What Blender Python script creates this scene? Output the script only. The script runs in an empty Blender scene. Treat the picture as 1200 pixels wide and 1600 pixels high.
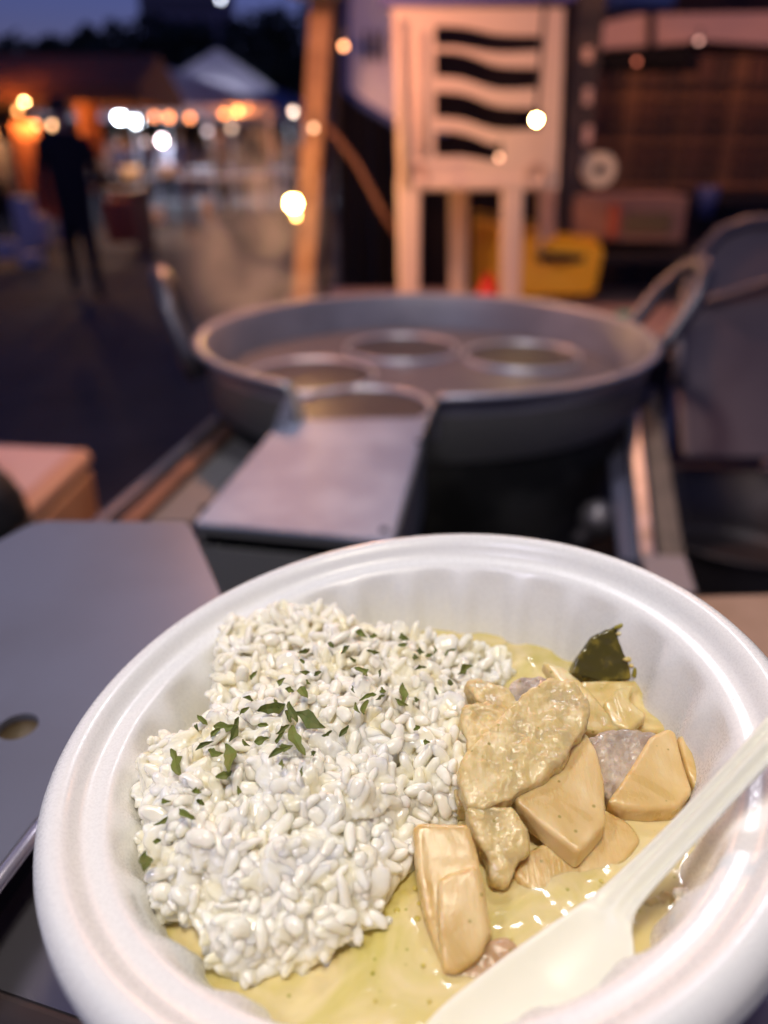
import bpy, bmesh, math, random
from mathutils import Vector, Matrix, noise
random.seed(7)
S = bpy.context.scene
COL = S.collection
R = math.radians
# ------------------------------------------------------------------ camera, sky, lamps, exposure
CAMH = 1.25
PITCH = R(25.2)
F = 1202.0
cam = bpy.data.cameras.new('camera'); camo = bpy.data.objects.new('camera', cam); COL.objects.link(camo)
camo.location = (0, 0, CAMH); camo.rotation_euler = (math.pi/2 - PITCH, 0, 0)
cam.sensor_fit = 'VERTICAL'; cam.sensor_height = 32; cam.lens = 32*F/1600
cam.clip_start = .01; cam.clip_end = 500
cam.dof.use_dof = True; cam.dof.focus_distance = .168; cam.dof.aperture_fstop = 6.4; cam.dof.aperture_blades = 0
S.camera = camo
w = bpy.data.worlds.new('World'); S.world = w; w.use_nodes = True
nt = w.node_tree; sky = nt.nodes.new('ShaderNodeTexSky'); sky.sky_type = 'NISHITA'; sky.sun_disc = False
sky.sun_elevation = R(2.0); sky.sun_rotation = R(200); sky.altitude = 50; sky.dust_density = 0; sky.ozone_density = 3
tn = nt.nodes.new('ShaderNodeMixRGB'); tn.blend_type = 'MULTIPLY'; tn.inputs[0].default_value = 1; tn.inputs[2].default_value = (.74, .50, 1.15, 1)
nt.links.new(sky.outputs[0], tn.inputs[1]); nt.links.new(tn.outputs[0], nt.nodes['Background'].inputs[0]); nt.nodes['Background'].inputs[1].default_value = .15
vs = S.view_settings; vs.view_transform = 'Standard'; vs.look = 'None'; vs.exposure = 0.0; vs.gamma = 1; vs.use_curve_mapping = False
S.cycles.use_denoising = True; S.cycles.max_bounces = 8; S.cycles.diffuse_bounces = 5; S.cycles.glossy_bounces = 3
S.cycles.transmission_bounces = 4; S.cycles.volume_bounces = 0; S.cycles.sample_clamp_indirect = 4; S.cycles.caustics_reflective = False
S.cycles.caustics_refractive = False; S.cycles.volume_step_rate = 4
KEY_POS = Vector((-.02, -.02, CAMH+.62)); KEY_W = 3.7
FILL_POS = Vector((-.55, -.15, CAMH+.55)); FILL_W = 3.8
BACK_POS = Vector((.10, .72, CAMH+.60)); BACK_W = 2.6

# ------------------------------------------------------------------ pixel -> place
def ray(px, py):
    x = (px-600)/F; y = (py-800)/F
    return Vector((x, math.cos(PITCH)-y*math.sin(PITCH), -(math.sin(PITCH)+y*math.cos(PITCH))))
def D(px, py, zc):
    return Vector((0, 0, CAMH)) + ray(px, py)*zc
def W(px, py, dz):
    d = ray(px, py); return Vector((0, 0, CAMH)) + d*(dz/d.z)
def G(px, py): return W(px, py, -CAMH)

# ------------------------------------------------------------------ materials
MATS = {}
def mat(name, col=(.5, .5, .5), rough=.5, metal=0, sss=0, sssr=(1, .6, .3), sscale=.002, bump=None, var=None, emit=None, spec=.5, trans=0, coat=0, ior=1.45):
    """bump=(scale, strength, distance[, detail]); var=(scale, colour2[, lo, hi])"""
    if name in MATS: return MATS[name]
    m = bpy.data.materials.new(name); m.use_nodes = True; MATS[name] = m
    n = m.node_tree; b = n.nodes['Principled BSDF']; L = n.links.new
    b.inputs['Base Color'].default_value = (*col, 1); b.inputs['Roughness'].default_value = rough
    b.inputs['Metallic'].default_value = metal; b.inputs['Specular IOR Level'].default_value = spec
    b.inputs['IOR'].default_value = ior; b.inputs['Transmission Weight'].default_value = trans
    b.inputs['Coat Weight'].default_value = coat; b.inputs['Coat Roughness'].default_value = .12
    if sss:
        b.inputs['Subsurface Weight'].default_value = sss; b.inputs['Subsurface Radius'].default_value = sssr
        b.inputs['Subsurface Scale'].default_value = sscale
    if emit:
        b.inputs['Emission Color'].default_value = (*emit[0], 1); b.inputs['Emission Strength'].default_value = emit[1]
    if bump or var:
        tc = n.nodes.new('ShaderNodeTexCoord')
    if var:
        t = n.nodes.new('ShaderNodeTexNoise'); t.inputs['Scale'].default_value = var[0]; t.inputs['Detail'].default_value = 4
        cr = n.nodes.new('ShaderNodeValToRGB'); lo, hi = (var[2], var[3]) if len(var) > 3 else (.4, .62)
        cr.color_ramp.elements[0].position = lo; cr.color_ramp.elements[1].position = hi
        cr.color_ramp.elements[0].color = (*col, 1); cr.color_ramp.elements[1].color = (*var[1], 1)
        L(tc.outputs['Object'], t.inputs['Vector']); L(t.outputs['Fac'], cr.inputs['Fac']); L(cr.outputs['Color'], b.inputs['Base Color'])
    if bump:
        t = n.nodes.new('ShaderNodeTexNoise'); t.inputs['Scale'].default_value = bump[0]; t.inputs['Detail'].default_value = bump[3] if len(bump) > 3 else 3
        bp = n.nodes.new('ShaderNodeBump'); bp.inputs['Strength'].default_value = bump[1]; bp.inputs['Distance'].default_value = bump[2]
        L(tc.outputs['Object'], t.inputs['Vector']); L(t.outputs['Fac'], bp.inputs['Height']); L(bp.outputs['Normal'], b.inputs['Normal'])
    return m

# ------------------------------------------------------------------ objects
BASE = {}
def tag(o, label=None, cat=None, group=None, kind=None):
    if label: o['label'] = label
    if cat: o['category'] = cat
    if group: o['group'] = group
    if kind: o['kind'] = kind
    return o
def thing(name, label, cat, loc, group=None):
    o = bpy.data.objects.new(name, None); COL.objects.link(o); o.empty_display_size = .05
    o.location = loc; BASE[o] = Vector(loc); return tag(o, label, cat, group)
def obj(name, geo, m, parent=None, smooth=False, mods=None):
    v, f = geo; v = [Vector(p) for p in v]
    if parent is not None: off = BASE[parent]
    else:
        off = Vector((sum(p.x for p in v)/len(v), sum(p.y for p in v)/len(v), min(p.z for p in v)))
    me = bpy.data.meshes.new(name); me.from_pydata([p-off for p in v], [], f)
    bm = bmesh.new(); bm.from_mesh(me); bmesh.ops.recalc_face_normals(bm, faces=bm.faces); bm.to_mesh(me); bm.free()
    if m: me.materials.append(m)
    if smooth: me.polygons.foreach_set('use_smooth', [True]*len(me.polygons))
    o = bpy.data.objects.new(name, me); COL.objects.link(o)
    if parent is not None: o.parent = parent
    else: o.location = off
    BASE[o] = off
    return o
def cat(*gs):
    V = []; Fc = []
    for v, f in gs:
        k = len(V); V += [Vector(p) for p in v]; Fc += [tuple(i+k for i in q) for q in f]
    return V, Fc
def box(c, s, rz=0, rx=0, ry=0):
    M = Matrix.Translation(Vector(c)) @ Matrix.Rotation(rz, 4, 'Z') @ Matrix.Rotation(rx, 4, 'X') @ Matrix.Rotation(ry, 4, 'Y')
    v = [M @ Vector((x*s[0]/2, y*s[1]/2, z*s[2]/2)) for x in (-1, 1) for y in (-1, 1) for z in (-1, 1)]
    return v, [(0, 1, 3, 2), (4, 6, 7, 5), (0, 4, 5, 1), (2, 3, 7, 6), (0, 2, 6, 4), (1, 5, 7, 3)]
def tube(path, rad, seg=10, closed=False, flat=1.0):
    path = [Vector(p) for p in path]; n = len(path)
    if not hasattr(rad, '__len__'): rad = [rad]*n
    V = []; Fc = []; up = None
    for i, p in enumerate(path):
        a = path[(i-1) % n] if (closed or i) else p; b = path[(i+1) % n] if (closed or i < n-1) else p
        t = (b-a).normalized()
        if up is None: up = Vector((0, 0, 1)) if abs(t.z) < .9 else Vector((1, 0, 0))
        s = t.cross(up).normalized(); up = s.cross(t).normalized()
        for k in range(seg):
            q = 2*math.pi*k/seg
            V.append(p + s*math.cos(q)*rad[i] + up*math.sin(q)*rad[i]*flat)
    m = n if closed else n-1
    for i in range(m):
        j = (i+1) % n
        for k in range(seg):
            l = (k+1) % seg; Fc.append((i*seg+k, i*seg+l, j*seg+l, j*seg+k))
    if not closed: Fc.append(tuple(range(seg))[::-1]); Fc.append(tuple((n-1)*seg+k for k in range(seg)))
    return V, Fc
def lathe(prof, c, seg=32, rf=None, M=None, cap=False):
    c = Vector(c); V = []; Fc = []
    for k in range(seg):
        a = 2*math.pi*k/seg
        for r, z in prof:
            if rf: r, z = rf(r, z, a)
            p = Vector((r*math.cos(a), r*math.sin(a), z))
            V.append(c + (M @ p if M else p))
    m = len(prof)
    for k in range(seg):
        l = (k+1) % seg
        for i in range(m-1): Fc.append((k*m+i, l*m+i, l*m+i+1, k*m+i+1))
    if cap: Fc.append(tuple(k*m for k in range(seg))); Fc.append(tuple(k*m+m-1 for k in range(seg))[::-1])
    return V, Fc
def prism(pts, vec):
    n = len(pts); pts = [Vector(p) for p in pts]; vec = Vector(vec)
    return pts + [p+vec for p in pts], [tuple(range(n)), tuple(range(n, 2*n))[::-1]] + [(i, (i+1) % n, (i+1) % n+n, i+n) for i in range(n)]
def bevel(o, wd, seg=2):
    m = o.modifiers.new('b', 'BEVEL'); m.width = wd; m.segments = seg; m.limit_method = 'ANGLE'; m.angle_limit = R(30); return o
def ball(c, r, sx=1, sy=1, sz=1, seg=12, rings=8):
    pr = [(r*math.sin(math.pi*i/rings), -r*math.cos(math.pi*i/rings)) for i in range(rings+1)]
    pr[0] = (r*.02, -r); pr[-1] = (r*.02, r)
    v, f = lathe(pr, (0, 0, 0), seg, cap=True)
    return [Vector((p.x*sx, p.y*sy, p.z*sz))+Vector(c) for p in v], f

# ================================================================== SETTING
asph = mat('asphalt', (.045, .042, .048), .85, var=(1.3, (.075, .068, .07)), bump=(60, .5, .01))
g = obj('ground', ([(-200, -60, 0), (200, -60, 0), (200, 260, 0), (-200, 260, 0)], [(0, 1, 2, 3)]), asph); tag(g, kind='structure')

# far block and tree line
bwall = mat('building_wall', (.16, .17, .22), .8); glassd = mat('dark_window', (.03, .035, .05), .2)
bc = D(300, 60, 95); bc.z = 0
b = thing('tower_block', 'tall dark blue-grey block rising behind the tree line at the dusk sky', 'building', bc)
obj('wall', box(bc+Vector((0, 0, 12)), (9, 12, 24)), bwall, b)
for i in range(5):
    for j in range(6):
        obj('window', box(bc+Vector((-3.4+i*1.7, -6.02, 3.5+j*3.2)), (1.0, .1, 1.4)), glassd, b)
trunkm = mat('bark', (.05, .04, .035), .9); leafm = mat('leaves', (.035, .05, .03), .7)
tree_lab = ['low round dark tree at the far end of the row', 'tree with a lumpy crown behind the brown booth', 'taller tree rising over the lit booth roof', 'broad dark tree above the string of white bulbs',
            'tree with a gap of sky beside it, above the grey canopy', 'tree behind the peak of the white tent', 'tall tree to the right of the tent peak', 'dark tree beside the leaning wooden post',
            'tree hidden mostly by the wooden post', 'tree behind the black tarpaulin']
for i, (px, top, zc, wd) in enumerate([(10, 95, 34, 5.0), (75, 48, 36, 5.0), (135, 24, 38, 5), (205, 38, 42, 6), (262, 20, 45, 4.6), (310, 18, 40, 5.5), (370, 20, 40, 6), (430, 0, 36, 6.5), (500, -15, 40, 6), (570, -10, 44, 6)]):
    p = D(px, top, zc); h = p.z; base = Vector((p.x, p.y, 0))
    t = thing('shade_tree', tree_lab[i], 'tree', base, 'trees along the far edge of the market')
    obj('trunk', cat(tube([base, base+Vector((.1, 0, h*.3)), base+Vector((-.1, 0, h*.6))], [.25, .2, .1], 8),
                     tube([base+Vector((.1, 0, h*.3)), base+Vector((wd*.25, 0, h*.6))], [.12, .05], 6), tube([base+Vector((.1, 0, h*.35)), base+Vector((-wd*.25, .3, h*.65))], [.12, .05], 6)), trunkm, t)
    V = []; Fc = []
    cl = [(random.uniform(-.5, .5)*wd, random.uniform(-.4, .4)*wd, h*random.uniform(.3, .86), random.uniform(.14, .24)*wd) for _ in range(16)] + [(0, 0, h*.86, .13*wd)]
    for cx, cy, cz, cr in cl:
        for _ in range(110):
            d = Vector((random.gauss(0, 1), random.gauss(0, 1), random.gauss(0, 1))).normalized()*cr*random.uniform(.6, 1.05)
            q = base+Vector((cx, cy, cz))+d; s = random.uniform(.16, .34)
            a = Vector((random.gauss(0, 1), random.gauss(0, 1), random.gauss(0, 1))).normalized(); bb = a.orthogonal().normalized()
            k = len(V); V += [q-a*s, q+bb*s*.6, q+a*s, q-bb*s*.6]; Fc.append((k, k+1, k+2, k+3))
    me = bpy.data.meshes.new('crown'); me.from_pydata([p-base for p in V], [], Fc); me.materials.append(leafm)
    o = bpy.data.objects.new('crown', me); COL.objects.link(o); o.parent = t

# ================================================================== MARKET FAR AWAY
steelp = mat('painted_pole', (.5, .5, .52), .4); woodp = mat('stall_wood', (.24, .12, .06), .7, var=(8, (.14, .07, .04)))
def clothm(name, c):
    if name in MATS: return MATS[name]
    m = mat(name, c, .8); n = m.node_tree; bs = n.nodes['Principled BSDF']
    tr = n.nodes.new('ShaderNodeBsdfTranslucent'); tr.inputs[0].default_value = (*c, 1)
    mx = n.nodes.new('ShaderNodeMixShader'); mx.inputs[0].default_value = .4
    out = n.nodes['Material Output']; n.links.new(bs.outputs[0], mx.inputs[1]); n.links.new(tr.outputs[0], mx.inputs[2]); n.links.new(mx.outputs[0], out.inputs[0])
    return m
def stall(name, label, cx, cy, wd, dp, eave, peak, cloth, pole, tabm, gable=False, rz=0, valance=True):
    base = Vector((cx, cy, 0)); t = thing(name, label, 'market stall', base, 'market stalls along the aisle')
    Rm = Matrix.Rotation(rz, 4, 'Z'); P = lambda x, y, z: base + Rm @ Vector((x, y, z))
    for sx in (-1, 1):
        for sy in (-1, 1):
            obj('post', tube([P(sx*wd*.48, sy*dp*.48, 0), P(sx*wd*.48, sy*dp*.48, eave)], .03, 8), pole, t)
    a = [P(-wd/2, -dp/2, eave), P(wd/2, -dp/2, eave), P(wd/2, dp/2, eave), P(-wd/2, dp/2, eave)]
    if gable: v = a+[P(-wd/2, 0, peak), P(wd/2, 0, peak)]; f = [(0, 1, 5, 4), (2, 3, 4, 5), (0, 4, 3), (1, 2, 5)]
    else: v = a+[P(0, 0, peak)]; f = [(0, 1, 4), (1, 2, 4), (2, 3, 4), (3, 0, 4)]
    o = obj('roof', (v, f), cloth, t); sm = o.modifiers.new('s', 'SOLIDIFY'); sm.thickness = .01
    if valance:
        dv = Vector((0, 0, -.16)); o = obj('valance', (a+[q+dv for q in a], [(i, (i+1) % 4, (i+1) % 4+4, i+4) for i in range(4)]), cloth, t)
        sm = o.modifiers.new('s', 'SOLIDIFY'); sm.thickness = .008
    obj('counter', box(P(0, -dp*.3, .78), (wd*.9, .6, .04), rz), tabm, t)
    for sx in (-1, 1): obj('counter_leg', box(P(sx*wd*.4, -dp*.3, .38), (.05, .5, .755), rz), pole, t)
    return t, P
brown = clothm('brown_canvas', (.32, .17, .1)); greyc = clothm('grey_canvas', (.42, .4, .48)); whitec = clothm('white_canvas', (.75, .72, .76)); bluec = clothm('blue_canvas', (.25, .27, .42))
tabw = mat('table_white', (.6, .6, .64), .5); tabb = mat('table_brown', (.25, .13, .08), .6)
def place(px, py): q = G(px, py); return q.x, q.y
x1, y1 = place(72, 405); st1, P1 = stall('market_booth', 'brown booth with warm hanging bulbs at the left of the aisle', x1-.1, y1+1.2, 3.0, 2.2, 1.93, 2.35, brown, woodp, tabb, True)
x2, y2 = place(245, 345); st2, P2 = stall('market_tent', 'low grey tent with two dazzling white bulbs under it', x2+.1, y2+1.8, 4.6, 3.6, 2.0, 2.75, greyc, steelp, tabw)
x3, y3 = place(325, 318); st3, P3 = stall('market_tent', 'white peaked tent glowing behind the grey one', x3, y3+3.0, 4.2, 3.8, 2.35, 3.75, whitec, steelp, tabw)
x4, y4 = place(420, 335); st4, P4 = stall('market_tent', 'blue-grey canopy nearest the leaning wooden post', x4+.1, y4+1.4, 2.6, 2.6, 1.95, 2.45, bluec, steelp, tabw)
# booth dressing
orangec = clothm('orange_cloth', (.55, .2, .09)); redc = mat('red_panel', (.45, .09, .04), .6); goods = mat('pale_goods', (.55, .53, .6), .6); goods2 = mat('tan_goods', (.45, .33, .25), .6)
def wavy(p0, p1, h, m, name, label=None, ct=None, amp=.03, parent=None, group=None, nn=26, thick=.006):
    p0 = Vector(p0); p1 = Vector(p1); t = (p1-p0); nrm = Vector((-t.y, t.x, 0)).normalized(); V = []; Fc = []
    for i in range(nn+1):
        for j in range(6):
            u = i/nn; k = j/5
            V.append(p0+t*u+nrm*(amp*(math.sin(u*nn*.9+p0.x*5)*(.4+.6*k)+.4*math.sin(u*31+k*2)))-Vector((0, 0, h*k)))
    for i in range(nn):
        for j in range(5): a = i*6+j; Fc.append((a, a+1, a+7, a+6))
    o = obj(name, (V, Fc), m, parent, True); s = o.modifiers.new('s', 'SOLIDIFY'); s.thickness = thick
    if label: tag(o, label, ct, group)
    return o
def between(px0, px1, py0, py1, zc):
    a = D(px0, py0, zc); b_ = D(px1, py0, zc); return a, b_, abs(D(px0, py1, zc).z-a.z)
a, b_, h = between(14, 58, 192, 335, 9.4); wavy(a, b_, h, orangec, 'hanging_curtain', 'orange-brown curtain hanging at the left of the brown booth', 'curtain')
a, b_, h = between(115, 152, 150, 245, 9.6); wavy(a, b_, h, orangec, 'hanging_curtain', 'narrow orange curtain behind the dark walking figure', 'curtain')
q = D(76, 308, 9.3); tag(obj('price_board', box(q, (.3, .03, .5)), redc), 'red-orange board standing under the orange lantern', 'board')
q = D(88, 233, 9.5); t = thing('paper_lantern', 'round orange paper lantern glowing in the brown booth', 'lantern', q)
obj('shade', ball(q, .17, 1.1, 1.1, .75), mat('lantern_paper', (.6, .3, .1), .7, emit=((1, .42, .1), .35)), t, True); obj('cap', box(q+Vector((0, 0, .13)), (.12, .12, .02)), trunkm, t)
lab_goods = ['pale sack standing under the brown booth', 'pale bundle beside the sack', 'pinkish round bundle behind the dark figure\'s legs', 'white foam box low at the left edge', 'pale blue crate at the foot of the booth', 'dark red crate on the ground beside the walking figure',
             'white box on the counter of the grey tent', 'low white box stack under the pale bulb', 'grey bin under the white counter box', 'pale sack near the blue-dressed figure', 'tan bin between the two far figures']
for i, (px, py, zc, s, m) in enumerate([(42, 350, 9, (.22, .2, .6), goods), (62, 360, 9, (.2, .2, .35), goods), (100, 362, 8.8, (.16, .16, .22), mat('pink_goods', (.6, .36, .36), .6)), (12, 390, 8.2, (.2, .2, .2), goods), (50, 405, 8.2, (.2, .2, .14), goods),
                                        (190, 345, 9.5, (.36, .3, .5), redc), (205, 272, 13, (.5, .3, .2), goods), (258, 258, 14, (.55, .3, .22), goods), (235, 288, 14, (.3, .3, .3), goods), (190, 298, 13, (.25, .25, .3), goods), (322, 290, 14.5, (.22, .22, .4), goods2)]):
    q = D(px, py, zc); q.z = max(q.z, s[2]/2+.005)
    if i >= 6: q.z = .8+s[2]/2 if py < 280 else s[2]/2
    o = bevel(obj(['sack', 'sack', 'bundle', 'foam_box', 'crate', 'crate', 'box', 'box', 'bin', 'sack', 'bin'][i], box(q, s, .3*i), m, smooth=True), .03, 3); tag(o, lab_goods[i], ['sack', 'sack', 'bundle', 'box', 'crate', 'crate', 'box', 'box', 'bin', 'sack', 'bin'][i])

# bulbs -------------------------------------------------------------
def bulb(px, py, zc, r, col, st, label, group=None, point=0, cord=.25):  # also makes the glowing balls that stand in for a few reflections
    q = D(px, py, zc); r *= .6 if zc > 5 else .5; st *= 3; t = thing('bulb_or_glint', label, 'light bulb', q, group)
    m = mat('bulb_%d_%d' % (int(col[1]*100), int(st)), (.9, .9, .9), .3, emit=(col, st))
    o = obj('glass', ball(q, r, seg=10, rings=6), m, t, True)
    obj('socket', tube([q+Vector((0, 0, r*.9)), q+Vector((0, 0, r*2.2))], r*.5, 8), mat('socket', (.03, .03, .03), .5), t)
    obj('cord', tube([q+Vector((0, 0, r*2.2)), q+Vector((0, 0, r*2.2+cord))], .004, 5), MATS['socket'], t)
    if point:
        l = bpy.data.lights.new('bulb_light', 'POINT'); l.energy = point*(4.5 if zc > 5 else 2); l.color = col; l.shadow_soft_size = r; lo = bpy.data.objects.new('bulb_light', l); COL.objects.link(lo); lo.parent = t; lo.location = (0, 0, -r*1.05)
    return t
WM = (1, .5, .16); OR = (1, .28, .06); CW = (.8, .9, 1); PK = (1, .72, .72)
GB = 'bare bulbs strung under the market roofs'
bulb(36, 152, 9.2, .085, WM, 22, 'brightest yellow bulb, under the left end of the brown booth roof', GB, 18)
bulb(28, 173, 9.6, .05, OR, 2.2, 'dim orange bulb just below the bright yellow one', GB)
bulb(56, 196, 9.8, .06, (1, .6, .3), 6, 'left of the paired bulbs above the orange lantern', GB, 5)
bulb(83, 196, 9.8, .06, (1, .5, .25), 3.5, 'right of the paired bulbs above the orange lantern', GB)
bulb(95, 152, 10, .05, (1, .45, .2), .9, 'faint bulb under the ridge of the brown booth', GB)
bulb(208, 160, 12, .1, (1, .45, .1), 22, 'bright orange-yellow bulb at the eave of the grey tent', GB, 22)
bulb(187, 182, 15.6, .135, CW, 22, 'left of the two dazzling white bulbs', GB, 16)
bulb(215, 190, 15.6, .135, CW, 22, 'right of the two dazzling white bulbs', GB, 16)
bulb(155, 183, 13, .05, (.5, .5, 1), .7, 'faint bluish bulb left of the dazzling pair', GB)
bulb(241, 182, 13, .075, OR, 2.6, 'first of three orange bulbs right of the dazzling pair', GB)
bulb(264, 183, 13, .085, OR, 3.0, 'second, largest of three orange bulbs right of the dazzling pair', GB)
bulb(297, 184, 13, .08, OR, 2.6, 'third orange bulb, apart from the other two', GB)
bulb(350, 178, 14, .08, OR, 2.8, 'orange bulb at the corner of the white tent', GB)
bulb(371, 172, 14, .08, OR, 2.4, 'orange bulb next to the one at the white tent corner', GB, 10)
bulb(387, 168, 14, .06, OR, .8, 'dim orange bulb fading under the blue-grey canopy', GB)
bulb(327, 149, 20, .13, (.8, .85, 1), 4, 'pale bulb shining on the white tent roof, left one', GB, 130)
bulb(342, 154, 20, .13, (.8, .85, 1), 3, 'pale bulb shining on the white tent roof, right one', GB, 90)
bulb(253, 219, 14, .095, (1, .8, .85), 8, 'pinkish white bulb low over the tent counter', GB, 12)
bulb(324, 205, 14, .08, (.9, .8, .9), .7, 'faint grey bulb beside the blue-dressed figure', GB)
bulb(362, 200, 14, .09, (1, .7, .5), .8, 'faint peach bulb above the brown-dressed figure', GB)
bulb(458, 173, 11, .055, (1, .7, .6), .8, 'small faint bulb just left of the wooden post', GB, 6)
bulb(345, -2, 30, .15, (.8, .85, 1), 3, 'small white lamp high above the trees', GB)
bulb(225, 222, 14.5, .08, PK, .6, 'faint pink bulb behind the tent counter', GB)

# people ------------------------------------------------------------
skinm = mat('skin', (.5, .3, .22), .6); hairm = mat('hair', (.015, .012, .012), .5)
def person(px, py, h, label, top, bottom, face=0, stride=.16, carry=0, grp=None):
    b0 = G(px, py); t = thing('person', label, 'person', b0, grp); s = h/1.7
    sk = [(0, 0, .95, .15), (0, 0, 1.15, .14), (0, .01, 1.36, .17), (0, 0, 1.47, .06), (0, -.02, 1.55, .075), (0, -.02, 1.65, .08),
          (.09, -stride*.4, .52, .075), (.1, -stride, .08, .045), (.1, -stride-.13, .04, .04), (-.09, stride*.3, .52, .075), (-.1, stride, .1, .045), (-.1, stride-.13, .04, .04),
          (.2, 0, 1.38, .06), (.25, .03, 1.1, .045), (.24, -.1-carry*.1, .88+carry*.1, .035), (-.2, 0, 1.38, .06), (-.25, -.03, 1.1, .045), (-.24, -.12, .88, .035),
          (.24, -.14-carry*.1, .8+carry*.12, .03), (-.24, -.15, .8, .03)]
    E_ = [(0, 1), (1, 2), (2, 3), (3, 4), (4, 5), (0, 6), (6, 7), (7, 8), (0, 9), (9, 10), (10, 11), (2, 12), (12, 13), (13, 14), (2, 15), (15, 16), (16, 17), (14, 18), (17, 19)]
    me = bpy.data.meshes.new('body'); me.from_pydata([Vector(v[:3])*s for v in sk], E_, [])
    o = bpy.data.objects.new('body', me); COL.objects.link(o); o.parent = t; t.rotation_euler.z = face
    m = o.modifiers.new('k', 'SKIN'); m.use_smooth_shade = True
    for i, v in enumerate(sk):
        d = me.skin_vertices[0].data[i]; d.radius = (v[3]*s, v[3]*s); d.use_root = (i == 0)
    m = o.modifiers.new('u', 'SUBSURF'); m.levels = 1; m.render_levels = 1
    # clothing zones by height, on the one body surface
    mm = bpy.data.materials.new('clothes'); mm.use_nodes = True; n = mm.node_tree; L = n.links.new; bs = n.nodes['Principled BSDF']; bs.inputs['Roughness'].default_value = .85
    tc = n.nodes.new('ShaderNodeTexCoord'); sp = n.nodes.new('ShaderNodeSeparateXYZ'); cr = n.nodes.new('ShaderNodeValToRGB'); ma = n.nodes.new('ShaderNodeMath'); ma.operation = 'DIVIDE'; ma.inputs[1].default_value = h
    cr.color_ramp.interpolation = 'CONSTANT'; e = cr.color_ramp.elements; e[0].color = (*bottom, 1); e[1].position = .56; e[1].color = (*top, 1); k = e.new(.865); k.color = (.5, .3, .22, 1)
    L(tc.outputs['Object'], sp.inputs[0]); L(sp.outputs['Z'], ma.inputs[0]); L(ma.outputs[0], cr.inputs[0]); L(cr.outputs[0], bs.inputs['Base Color']); me.materials.append(mm)
    hv, hf = ball((0, .012*s, 1.655*s), .1*s, 1, 1.05, 1.05)
    hv = [Vector((v.x, v.y + (.03*s if v.y < 0 and v.z < 1.66*s else 0), v.z)) for v in hv]
    ho = obj('hair', ([b0+v for v in hv], hf), hairm, t, True)
    return t
dk = (.012, .012, .018)
person(138, 462, 1.62, 'person in black clothes walking away past the brown booth', dk, dk, .4, .22)
person(292, 326, 1.62, 'person in a long navy coat standing at the grey tent', (.02, .02, .06), (.02, .02, .06), 2.8, .05)
person(352, 340, 1.66, 'person in dark brown standing in the aisle near the post', (.05, .025, .02), (.03, .02, .02), 2.5, .08, 1)
person(196, 340, 1.5, 'person in dark blue behind the red crate', (.03, .03, .09), dk, 1.2, .05)
person(225, 300, 1.6, 'person in a pale top behind the tent counter', (.4, .38, .5), dk, 3.0, .05)
person(408, 330, 1.75, 'person in black standing under the blue-grey canopy', (.02, .012, .01), dk, 2.0, .05)
person(62, 392, 1.55, 'person in a rust coloured top at the brown booth counter', (.2, .08, .05), dk, 2.2, .05)
person(172, 352, 1.6, 'person in a grey jacket just behind the dark walking figure', (.16, .15, .19), dk, .6, .12)
person(382, 322, 1.6, 'person in a tan coat facing the blue-grey canopy', (.25, .16, .12), dk, 2.4, .05)
person(268, 312, 1.6, 'person in a white shirt between the tents', (.5, .48, .55), dk, .2, .1)
person(20, 400, 1.6, 'person in a grey top standing at the left booth post', (.12, .1, .12), dk, 1.0, .05)

# ================================================================== OWN STALL, BACK
woodl = mat('batten_wood', (.4, .22, .12), .6, var=(14, (.26, .13, .07)), bump=(40, .4, .003))
blackt = mat('black_tarpaulin', (.02, .015, .014), .6); brownt = mat('brown_net', (.12, .065, .045), .85)
pt = D(507, -60, 1.80); pb = D(472, 480, 2.12)
dirp = (pb-pt).normalized(); foot = pt+dirp*(pt.z/-dirp.z)
o = obj('wooden_post', prism([foot+Vector(v) for v in [(-.027, -.02, 0), (.027, -.02, 0), (.027, .02, 0), (-.027, .02, 0)]], pt-foot+(pt-foot).normalized()*.5), woodl); bevel(o, .004); tag(o, 'leaning wooden post lit orange at the back left of the pot', 'post')
pt2 = D(533, -60, 2.0); pb2 = D(505, 480, 2.3); d2 = (pb2-pt2).normalized(); f2 = pt2+d2*(pt2.z/-d2.z)
o = obj('steel_post', tube([f2, pt2-d2*.5], .016, 10), mat('dark_pole', (.05, .035, .03), .5), smooth=True); tag(o, 'thin dark pole just right of the leaning wooden post', 'post')
q = D(495, -12, 1.7); t = thing('lamp_shade', 'grey domed lamp shade fixed on top of the leaning post', 'lamp shade', q)
gm = mat('grey_enamel', (.2, .19, .18), .5)
obj('shade', lathe([(.075, 0), (.07, .02), (.05, .05), (.02, .07), (.004, .075)], q, 24), gm, t, True).modifiers.new('s', 'SOLIDIFY').thickness = .002
obj('base_ring', lathe([(.002, -.004), (.07, -.004), (.07, .004), (.002, .004)], q, 24), gm, t, True)
a, b_, h = between(520, 640, -70, 600, 2.75); b_ = D(660, -70, 2.85); wavy(a, b_, 2.1, blackt, 'black_tarpaulin', 'black tarpaulin hanging between the post and the white chair', 'tarpaulin', .05, nn=30)
a = D(640, -90, 3.0); b_ = D(1500, -90, 3.4); wavy(a, b_, 2.3, mat('dark_sheet', (.03, .018, .016), .8), 'dark_curtain', 'dark brown curtain closing the back of the stall', 'curtain', .05, nn=60)
c0 = D(500, 185, 1.95); c1 = D(560, 260, 2.0); c2 = D(622, 370, 2.05)
tag(obj('sagging_cable', tube([c0, c0.lerp(c1, .5)+Vector((0, 0, .004)), c1, c1.lerp(c2, .5)+Vector((0, 0, -.006)), c2], .0075, 8), mat('brown_cable', (.2, .09, .06), .6), smooth=True), 'brown cable running down from the wooden post to the chair', 'cable')
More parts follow.
